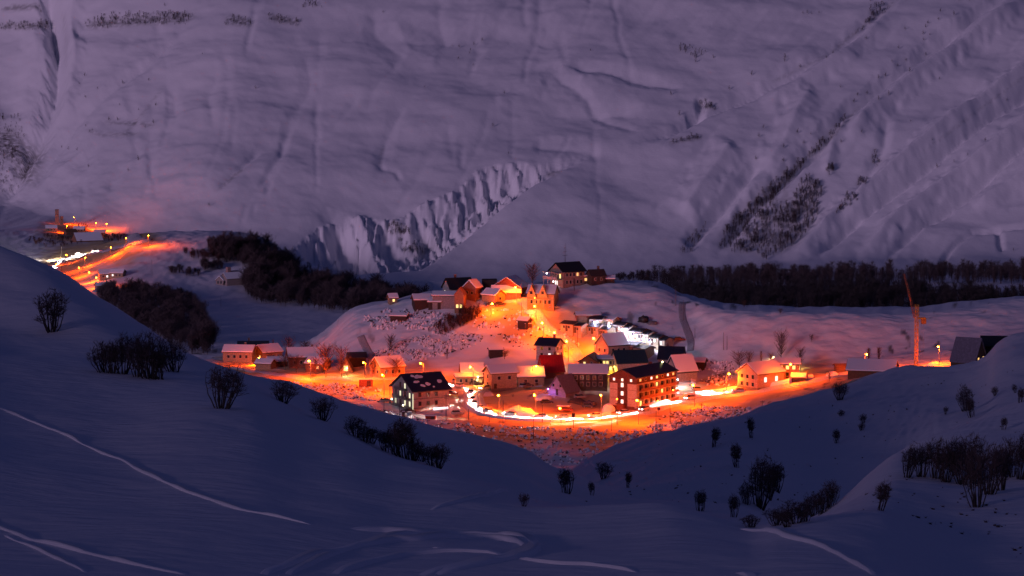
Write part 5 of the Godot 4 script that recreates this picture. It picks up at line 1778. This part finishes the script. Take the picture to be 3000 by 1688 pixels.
func tracks() -> void:
	# snowmobile and ski traces pressed into the near slopes: low ridges of loose snow
	var loose := mat(0.93, 0.93, 0.94, 0.8, false)
	var list := [
		[[[-60, 1168], [0, 1196], [80, 1230], [150, 1258], [230, 1295], [330, 1340], [400, 1374], [500, 1420], [600, 1460], [680, 1488], [745, 1502], [830, 1518], [920, 1538], [985, 1546]], 0.2],
		[[[-60, 1500], [0, 1546], [40, 1562], [110, 1585], [200, 1606], [300, 1632], [400, 1656], [500, 1676], [600, 1692]], 0.24],
		[[[0, 1560], [60, 1590], [130, 1620], [200, 1652], [270, 1690]], 0.14],
		[[[985, 1546], [1060, 1553], [1130, 1558], [1220, 1566], [1320, 1568], [1420, 1572], [1500, 1580], [1550, 1592], [1566, 1606], [1556, 1620], [1520, 1634], [1440, 1648], [1340, 1666], [1240, 1690]], 0.5],
		[[[760, 1690], [860, 1650], [960, 1622], [1060, 1600], [1140, 1588], [1240, 1582], [1330, 1576], [1420, 1578], [1500, 1588], [1540, 1602], [1535, 1618], [1480, 1634], [1380, 1654], [1280, 1674], [1200, 1695]], 0.3],
		[[[830, 1690], [920, 1650], [1000, 1618], [1080, 1592], [1160, 1572], [1240, 1562]], 0.24],
		[[[960, 1690], [1060, 1656], [1160, 1634], [1260, 1620], [1360, 1616], [1440, 1620], [1500, 1632]], 0.3],
		[[[1240, 1600], [1290, 1608], [1330, 1616]], 0.14],
		[[[1500, 1634], [1560, 1644], [1640, 1654], [1720, 1656], [1820, 1668], [1900, 1684]], 0.14],
		[[[1240, 1500], [1300, 1482], [1380, 1462], [1440, 1448], [1490, 1440]], 0.16],
		[[[2150, 1545], [2230, 1556], [2300, 1572], [2400, 1600], [2470, 1632], [2530, 1665], [2570, 1690]], 0.2],
		[[[2140, 1670], [2180, 1682], [2220, 1692]], 0.4],
		[[[1640, 1364], [1690, 1342], [1740, 1322], [1790, 1306]], 0.5],
		[[[1660, 1362], [1740, 1357], [1840, 1352], [1900, 1340]], 0.5],
		[[[1740, 1372], [1800, 1358], [1860, 1345], [1920, 1328]], 0.5],
	]
	for t in list:
		ribbon("snow_track", t[0], t[1] * 1.7, 0.06 + t[1] * 0.5, 0.05 if t[0][0][0] < 300 else 0.14, loose, 120, 760, true)


func poles() -> void:
	# [column, top row, foot row, crossarm, label]
	for q in [
		[1307, 1150, 1232, true, "tall twin-armed cable pole right of the unfinished house"],
		[1373, 1198, 1231, false, "thin pole at the outer edge of the bright bend"],
		[1433, 1214, 1238, false, "short thin post below the bright bend"],
		[1474, 1172, 1242, false, "thin tall pole below the bright bend"],
		[1563, 1222, 1285, false, "thin pole low in the red field, left one"],
		[1589, 1186, 1238, false, "leaning braced pole inside the bend"],
		[1612, 1222, 1246, false, "short post with a round sign by the bend"],
		[1680, 1212, 1254, false, "post with a square panel by the bend"],
		[1792, 1230, 1262, false, "thin pole right of the two-headed lamp"],
		[1808, 1198, 1245, false, "thin pole in front of the hotel forecourt"],
		[1922, 1195, 1261, false, "thin pole below the hotel's long front"],
		[1963, 1184, 1240, false, "thin pole right of the small dark sign"],
		[1620, 1288, 1312, false, "thin post at the bottom of the red field"],
		[2055, 1180, 1212, true, "small cable pole below the right road"],
		[2233, 1172, 1204, true, "cable pole with a crossarm on the violet field"],
		[1068, 1060, 1104, true, "cable pole that carries wires by the yellow A-frame cabin"],
		[1635, 958, 985, false, "thin pole beside the hill street"],
		[1692, 960, 1020, false, "thin tall pole between the hill street and the cottages"],
		[1665, 1015, 1060, false, "thin pole right of the navy-roofed house"],
		[1528, 888, 930, false, "thin dark pole below the hilltop street"],
		[1458, 862, 895, false, "thin dark pole by the small orange gable"],
		[1980, 850, 896, false, "tall pale pole on the shoulder of the village hill"],
		[2003, 880, 940, false, "thin pole by the hillside path"],
		[2120, 975, 1025, false, "thin pole on the plain, left of a pair"],
		[2130, 985, 1025, false, "thin pole on the plain, right of a pair"],
		[2036, 962, 990, false, "thin post near the hillside path"],
		[1901, 966, 1004, false, "thin pole behind the cottage rows"],
		[647, 868, 898, false, "thin pole on the dark plain, right of a pair"],
		[597, 880, 898, false, "thin pole on the dark plain, left of a pair"],
		[445, 760, 806, true, "cable pole on the slope left of the chapel"],
		[380, 665, 690, false, "thin mast on the far village skyline"],
		[180, 720, 752, false, "thin pole by the far road"],
		[336, 708, 722, false, "short pole by the far road slope"],
		[1144, 1222, 1250, false, "short post left of the red field"],
		[1125, 1150, 1215, false, "thin pole in front of the unfinished house gable"],
		[1171, 1160, 1222, false, "thin pole left of the unfinished house front"],
		[2366, 1085, 1118, false, "pale post by the road near the eave-lit house"],
	]:
		var far: float = 3400.0 if q[0] < 660 else 1300.0
		var at := spot(q[0], q[2], 700.0, far)
		var m := -at.z / F
		var h: float = (q[2] - q[1]) * m
		var o := thing("cable_pole", q[4], "pole", at)
		var st := begin()
		tube(st, Vector3(0, -1, 0), Vector3(0, h, 0), 0.12, 0.07, 6)
		part("shaft", done(st), mat(0.12, 0.09, 0.08), o)
		if q[3]:
			for k in 2:
				var c := part("crossarm", box(1.7 - 0.4 * k, 0.1, 0.1), mat(0.12, 0.09, 0.08), o, Vector3(0, h * (0.9 - 0.09 * k), 0))
				for s in [-0.7, 0.7]:
					part("insulator", box(0.1, 0.18, 0.1), mat(0.5, 0.5, 0.5, 0.4), c, Vector3(s * (1.0 - 0.25 * k), 0.13, 0))
		elif q[2] < 1000 or q[0] % 2 == 0:
			part("cap", box(0.2, 0.12, 0.2), mat(0.3, 0.3, 0.3), o, Vector3(0, h + 0.05, 0))
		if "square panel" in q[4]:
			part("panel", box(1.0, 1.2, 0.08), mat(0.12, 0.04, 0.05), o, Vector3(0, h - 0.4, 0.1))
		if "round sign" in q[4]:
			var rs := begin()
			tube(rs, Vector3(0, 0, -0.03), Vector3(0, 0, 0.03), 0.36, 0.36, 12)
			part("panel", done(rs), mat(0.2, 0.05, 0.05), o, Vector3(0, h - 0.2, 0.12))


func crane() -> void:
	var at := spot(2684, 1076, 690, 1000)
	var m := -at.z / F
	var o := thing("tower_crane", "yellow tower crane with raised jib standing behind the right slope", "crane", at, deg_to_rad(12.0))
	var yellow := mat(0.7, 0.42, 0.02, 0.5)
	var h := 186.0 * m
	var mast := begin()
	var w := 0.46
	for q in [[-1, -1], [1, -1], [1, 1], [-1, 1]]:
		tube(mast, Vector3(q[0] * w, -3, q[1] * w), Vector3(q[0] * w, h, q[1] * w), 0.11, 0.11, 4)
	var y := 0.0
	var flip := false
	while y < h - 1.2:
		for s in [-1, 1]:
			tube(mast, Vector3(-w if flip else w, y, s * w), Vector3(w if flip else -w, y + 1.2, s * w), 0.07, 0.07, 3)
			tube(mast, Vector3(s * w, y, -w if flip else w), Vector3(s * w, y + 1.2, w if flip else -w), 0.07, 0.07, 3)
		y += 1.2
		flip = not flip
	part("mast", done(mast), yellow, o)
	part("base", box(3.4, 0.8, 3.4), mat(0.4, 0.4, 0.4), o, Vector3(0, 0.2, 0))
	# the jib, raised steeply to the left, pivots two thirds up the mast
	var foot := Vector3(-0.7, h * 0.79, 0)
	var tip := Vector3(-30.0 * m - 0.4, 276.0 * m, -2.0)
	var jib := begin()
	var dir := (tip - foot).normalized()
	var n := dir.cross(Vector3(0, 0, 1)).normalized() * 0.5
	var b := Vector3(0, 0, 0.42)
	for q in [n, -n * 0.5 + b, -n * 0.5 - b]:
		tube(jib, foot + q, tip + q * 0.5, 0.1, 0.07, 4)
	for k in 14:
		var p := foot.lerp(tip, k / 14.0)
		var p2 := foot.lerp(tip, (k + 1) / 14.0)
		tube(jib, p + n, p2 - n * 0.5 + b, 0.06, 0.06, 3)
		tube(jib, p + n, p2 - n * 0.5 - b, 0.06, 0.06, 3)
		tube(jib, p - n * 0.5 + b, p2 - n * 0.5 - b, 0.06, 0.06, 3)
	part("jib", done(jib), mat(0.36, 0.13, 0.05, 0.6), o)
	var cab := part("counter_jib", box(2.2, 0.5, 1.4), yellow, o, Vector3(1.7, h * 0.78, 0))
	part("counterweight", box(1.4, 2.0, 1.3), mat(0.5, 0.24, 0.05), cab, Vector3(0.7, -0.9, 0))
	var rope := begin()
	for x in [1.6, 2.5]:
		tube(rope, Vector3(x, h * 0.72, 0), Vector3(x * 0.92, 3, 0), 0.035, 0.035, 3)
	part("rope", done(rope), mat(0.05, 0.05, 0.05, 0.6, false), o)


func mound(called: String, label: String, px: float, py: float, wide: float, high: float, deep: float, m: Material, category := "snow mound", rough := 0.25) -> void:
	# a heap with an uneven outline
	var at := spot(px, py, 760, 1300)
	var k := -at.z / F
	var rx := wide * k / 2
	var h := high * k
	var st := begin()
	st.set_smooth_group(0)
	var n := 18
	var rings := 7
	var pts := []
	for j in rings + 1:
		var row := []
		var s := float(j) / rings
		for i in n:
			var a := TAU * i / n
			var r := 1.0 + rough * n_rough.get_noise_3d(cos(a) * 4.0 + px, sin(a) * 4.0 + py, s * 6.0) * 1.6
			row.append(Vector3(cos(a) * rx * cos(s * PI / 2) * r, -0.5 + (h + 0.5) * sin(s * PI / 2) * (1.0 + rough * 0.6 * n_rough.get_noise_2d(px + cos(a) * 5.0, s * 9.0)), sin(a) * deep * cos(s * PI / 2) * r))
		pts.append(row)
	for j in rings:
		for i in n:
			var i2 := (i + 1) % n
			st.add_vertex(pts[j][i]); st.add_vertex(pts[j + 1][i2]); st.add_vertex(pts[j][i2])
			st.add_vertex(pts[j][i]); st.add_vertex(pts[j + 1][i]); st.add_vertex(pts[j + 1][i2])
	var o := part(numbered(called), done(st), m, self, at)
	tag(o, label, category)


func small_things() -> void:
	var snow := snow_mat()
	mound("snow_mound", "big orange lit snow mound inside the road bend", 1526, 1216, 100, 24, 5.0, snow, "snow mound", 0.45)
	mound("snow_mound", "purple snow heap inside the bend left of the A-frame chalet", 1592, 1166, 60, 12, 3.0, snow)
	mound("snow_mound", "yellow lit snow heap beside the road fork", 1432, 1160, 34, 12, 2.0, snow)
	mound("snow_mound", "snow-covered heap before the hotel's stone foot", 1782, 1204, 40, 22, 2.4, snow)
	mound("snow_mound", "glowing snow heap of the far village street", 212, 678, 26, 7, 4.0, snow)
	mound("snow_mound", "white lit snow heap where the road passes the snow bank", 2040, 1162, 60, 12, 2.5, snow)
	mound("snow_mound", "white lit snow heap under the pale gabled house", 2150, 1148, 70, 10, 2.5, snow)
	mound("snow_mound", "bluish snow drift under the purple-roofed crest house", 2740, 1068, 50, 8, 2.0, snow)
	mound("snow_mound", "orange lit snow heap at the far end of the right road", 2440, 1100, 40, 12, 2.5, snow)
	mound("snow_mound", "bright snow drift on the hill street below the chalet", 1560, 915, 40, 8, 2.0, snow)
	mound("rubble_heap", "dark rubble heap in front of the timber lodge", 1690, 1180, 60, 14, 2.5, mat(0.1, 0.07, 0.06), "rubble heap", 0.5)
	mound("rubble_heap", "snow-dusted rubble heap right of the dark one before the lodge", 1728, 1186, 46, 12, 2.2, mat(0.2, 0.16, 0.15), "rubble heap", 0.5)
	mound("rock_pile", "pile of dark rocks on the open hill above the cottage rows", 1886, 940, 34, 14, 2.2, mat(0.07, 0.06, 0.06), "rock pile", 0.6)
	mound("rock_pile", "flat pale rock pile right of the dark one on the open hill", 1912, 946, 30, 6, 2.0, mat(0.3, 0.28, 0.28), "rock pile", 0.5)
	mound("rubble_heap", "dark rubble beside the unfinished house garage", 1195, 1208, 50, 10, 2.0, mat(0.1, 0.06, 0.06), "rubble heap", 0.5)
	# containers, sheds on skids, parked cars
	var cont := [
		[1072, 1132, [4.6, 2.0, 2.4], 6.0, mat(0.4, 0.12, 0.05), "orange site container on the left field"],
		[1182, 1222, [0.9, 1.0, 1.8], 0.0, mat(0.12, 0.02, 0.04), "dark red upright bin below the unfinished house"],
		[1199, 1218, [1.4, 1.0, 1.2], 10.0, mat(0.03, 0.04, 0.12), "dark blue bin below the unfinished house"],
		[1262, 1228, [3.2, 1.4, 1.1], -6.0, mat(0.4, 0.05, 0.02), "open red skip at the edge of the red field"],
		[1652, 1204, [4.2, 1.8, 1.6], -12.0, mat(0.35, 0.18, 0.1), "snow-covered site trailer inside the bend"],
		[1556, 984, [0.8, 0.6, 0.6], 0.0, mat(0.2, 0.1, 0.08), "small box on the hill slope below the street"],
		[1547, 960, [2.6, 1.6, 1.5], 12.0, mat(0.15, 0.06, 0.05), "dark red container beside the hill street"],
		[1866, 1204, [1.4, 0.12, 0.9], 0.0, mat(0.18, 0.05, 0.12), "flat purple board lying at the road edge by the hotel"],
	]
	for q in cont:
		var o := thing("site_container", q[5], "container", spot(q[0], q[1], 760, 1300), deg_to_rad(q[3]))
		var s: Array = q[2]
		part("shell", box(s[0], s[2], s[1]), q[4], o, Vector3(0, s[2] / 2, 0))
		part("lid", box(s[0] + 0.1, 0.14, s[1] + 0.1), snow, o, Vector3(0, s[2] + 0.07, 0))
		part("door", box(s[0] * 0.3, s[2] * 0.8, 0.06), mat(0.1, 0.05, 0.04), o, Vector3(s[0] * 0.2, s[2] * 0.45, s[1] / 2 + 0.03))
	var sign := thing("road_sign", "small dark square road sign below the hotel", "sign", spot(1930, 1214, 760, 1000))
	part("post", box(0.09, 2.4, 0.09), mat(0.3, 0.3, 0.3), sign, Vector3(0, 0.7, 0))
	part("panel", box(0.95, 0.95, 0.06), mat(0.14, 0.04, 0.03), sign, Vector3(0, 1.75, 0.08))
	car_proto = make_car()
	for n in car_proto.get_children():
		if String(n.name).begins_with("headlight") or String(n.name).begins_with("taillight"):
			n.material_override = glass()
	var parked := [
		[1340, 1122, 20.0, "dark parked car left of the low orange annex"], [1355, 1120, -10.0, "second dark parked car before the low orange annex"], [1392, 1128, 5.0, "parked car in front of the lit porch"],
		[1340, 1216, 10.0, "parked car beside the outer edge of the bright bend"], [1324, 1158, -5.0, "parked car beside the unfinished house's right wall"], [1545, 1134, 8.0, "parked car on the lit garage forecourt"],
		[1535, 1136, 60.0, "parked car half hidden at the garage corner"], [1602, 1184, 15.0, "dark parked car inside the bend"], [1700, 1168, 30.0, "parked car beside the rubble heaps"], [1990, 1000, 10.0, "dark blue vehicle at the foot of the village hill"],
		[1622, 905, 15.0, "parked car on the hill street below the chalet"], [1440, 898, -10.0, "parked car before the small orange gable"], [1464, 896, 20.0, "second parked car right of the small orange gable"], [1660, 1206, 0.0, "parked car beside the snow-covered trailer"],
		[1725, 1196, -20.0, "parked car before the hotel's gable end"], [2045, 1146, 10.0, "parked car on the white lit yard right of the hotel"], [1130, 1180, 30.0, "parked car in the teal lit yard of the unfinished house"],
	]
	for q in parked:
		var o: Node3D = car_proto.duplicate()
		o.name = numbered("parked_car")
		add_child(o)
		o.position = spot(q[0], q[1], 760, 1300) + Vector3(0, 0.05, 0)
		o.rotation.y = deg_to_rad(q[2])
		tag(o, q[3], "car")
		for n in o.get_children():
			if n.name in ["body", "roof_panel"]:
				n.material_override = [mat(0.04, 0.04, 0.05, 0.4), mat(0.3, 0.05, 0.04, 0.4), mat(0.5, 0.5, 0.5, 0.4)][int(q[0]) % 3]
	car_proto.free()
	# violet lamp of the chalet
	var v := thing("violet_lamp", "violet garden lamp in front of the A-frame chalet", "lamp", spot(1606, 1160, 780, 1000))
	part("post", box(0.1, 2.2, 0.1), mat(0.1, 0.1, 0.1), v, Vector3(0, 1.0, 0))
	wall_lamp(v, Vector3(0, 2.3, 0), Color(0.55, 0.2, 1.0), 9.0)
	for q in [[1703, 1080, Color(0.6, 1.0, 0.95), 24.0, "cold white lamp on the teal side of the timber house"], [2266, 1064, Color(1.0, 0.75, 0.3), 40.0, "yellow lamp at the corner of the eave-lit house"], [2310, 1084, Color(1.0, 0.6, 0.1), 60.0, "yellow lamp under the eaves of the eave-lit house"], [1800, 1092, Color(1.0, 0.55, 0.08), 70.0, "yellow floodlamp before the long lit hall"], [1436, 1126, Color(1.0, 0.7, 0.25), 40.0, "bright lamp at the corner of the two-storey house"], [1400, 1122, Color(1.0, 0.75, 0.3), 30.0, "bright lamp at the lit porch of the annex"], [1985, 1130, Color(0.85, 0.9, 1.0), 60.0, "cold white lamp in the yard right of the hotel"], [1016, 1096, Color(1.0, 0.75, 0.3), 24.0, "lamp before the yellow A-frame cabin"]]:
		var l := thing("yard_lamp", q[4], "lamp", spot(q[0], q[1] + 6, 780, 1100))
		part("post", box(0.1, 3.0, 0.1), mat(0.2, 0.2, 0.2), l, Vector3(0, 1.2, 0))
		wall_lamp(l, Vector3(0, 2.8, 0.4), q[2], q[3])

# ---------------------------------------------------------------- the scene
func _ready() -> void:
	rng.seed = 4711
	# camera
	var cam := Camera3D.new()
	cam.name = "camera"
	cam.position = Vector3(0, HC, 0)
	cam.rotation = Vector3(-PITCH, 0, 0)
	cam.fov = 2.0 * rad_to_deg(atan(844.0 / F))
	cam.near = 1.0
	cam.far = 9000.0
	cam.current = true
	add_child(cam)
	# sky, exposure
	var sky_mat := ProceduralSkyMaterial.new()
	sky_mat.sky_top_color = Color(0.028, 0.036, 0.128).linear_to_srgb()
	sky_mat.sky_horizon_color = Color(0.038, 0.038, 0.135).linear_to_srgb()
	sky_mat.sky_curve = 0.25
	sky_mat.ground_bottom_color = Color(0.03, 0.03, 0.08).linear_to_srgb()
	sky_mat.ground_horizon_color = Color(0.06, 0.05, 0.12).linear_to_srgb()
	sky_mat.sun_angle_max = 1.0
	var sky := Sky.new()
	sky.sky_material = sky_mat
	var env := Environment.new()
	env.background_mode = Environment.BG_SKY
	env.sky = sky
	env.background_energy_multiplier = SKY_ENERGY
	env.tonemap_mode = Environment.TONE_MAPPER_LINEAR
	env.tonemap_exposure = 1.0
	env.sdfgi_enabled = true
	env.ssao_enabled = true
	env.ssil_enabled = true
	var world := WorldEnvironment.new()
	world.name = "world"
	world.environment = env
	add_child(world)
	# the last glow of dusk, low behind the viewpoint on the left
	var sun := DirectionalLight3D.new()
	sun.name = "dusk_glow"
	sun.light_color = Color(0.95, 0.64, 1.0).linear_to_srgb()
	sun.light_energy = SUN_ENERGY
	sun.light_angular_distance = 11.0
	sun.shadow_enabled = true
	add_child(sun)
	var az := deg_to_rad(SUN_AZ)
	sun.look_at_from_position(Vector3.ZERO, Vector3(sin(az), -tan(deg_to_rad(SUN_EL)), -cos(az)))
	textures()
	# the land
	land_setup()
	land()
	shade_hill()
	roads()
	tracks()
	buildings()
	plants()
	crane()
	lamps()
	poles()
	small_things()
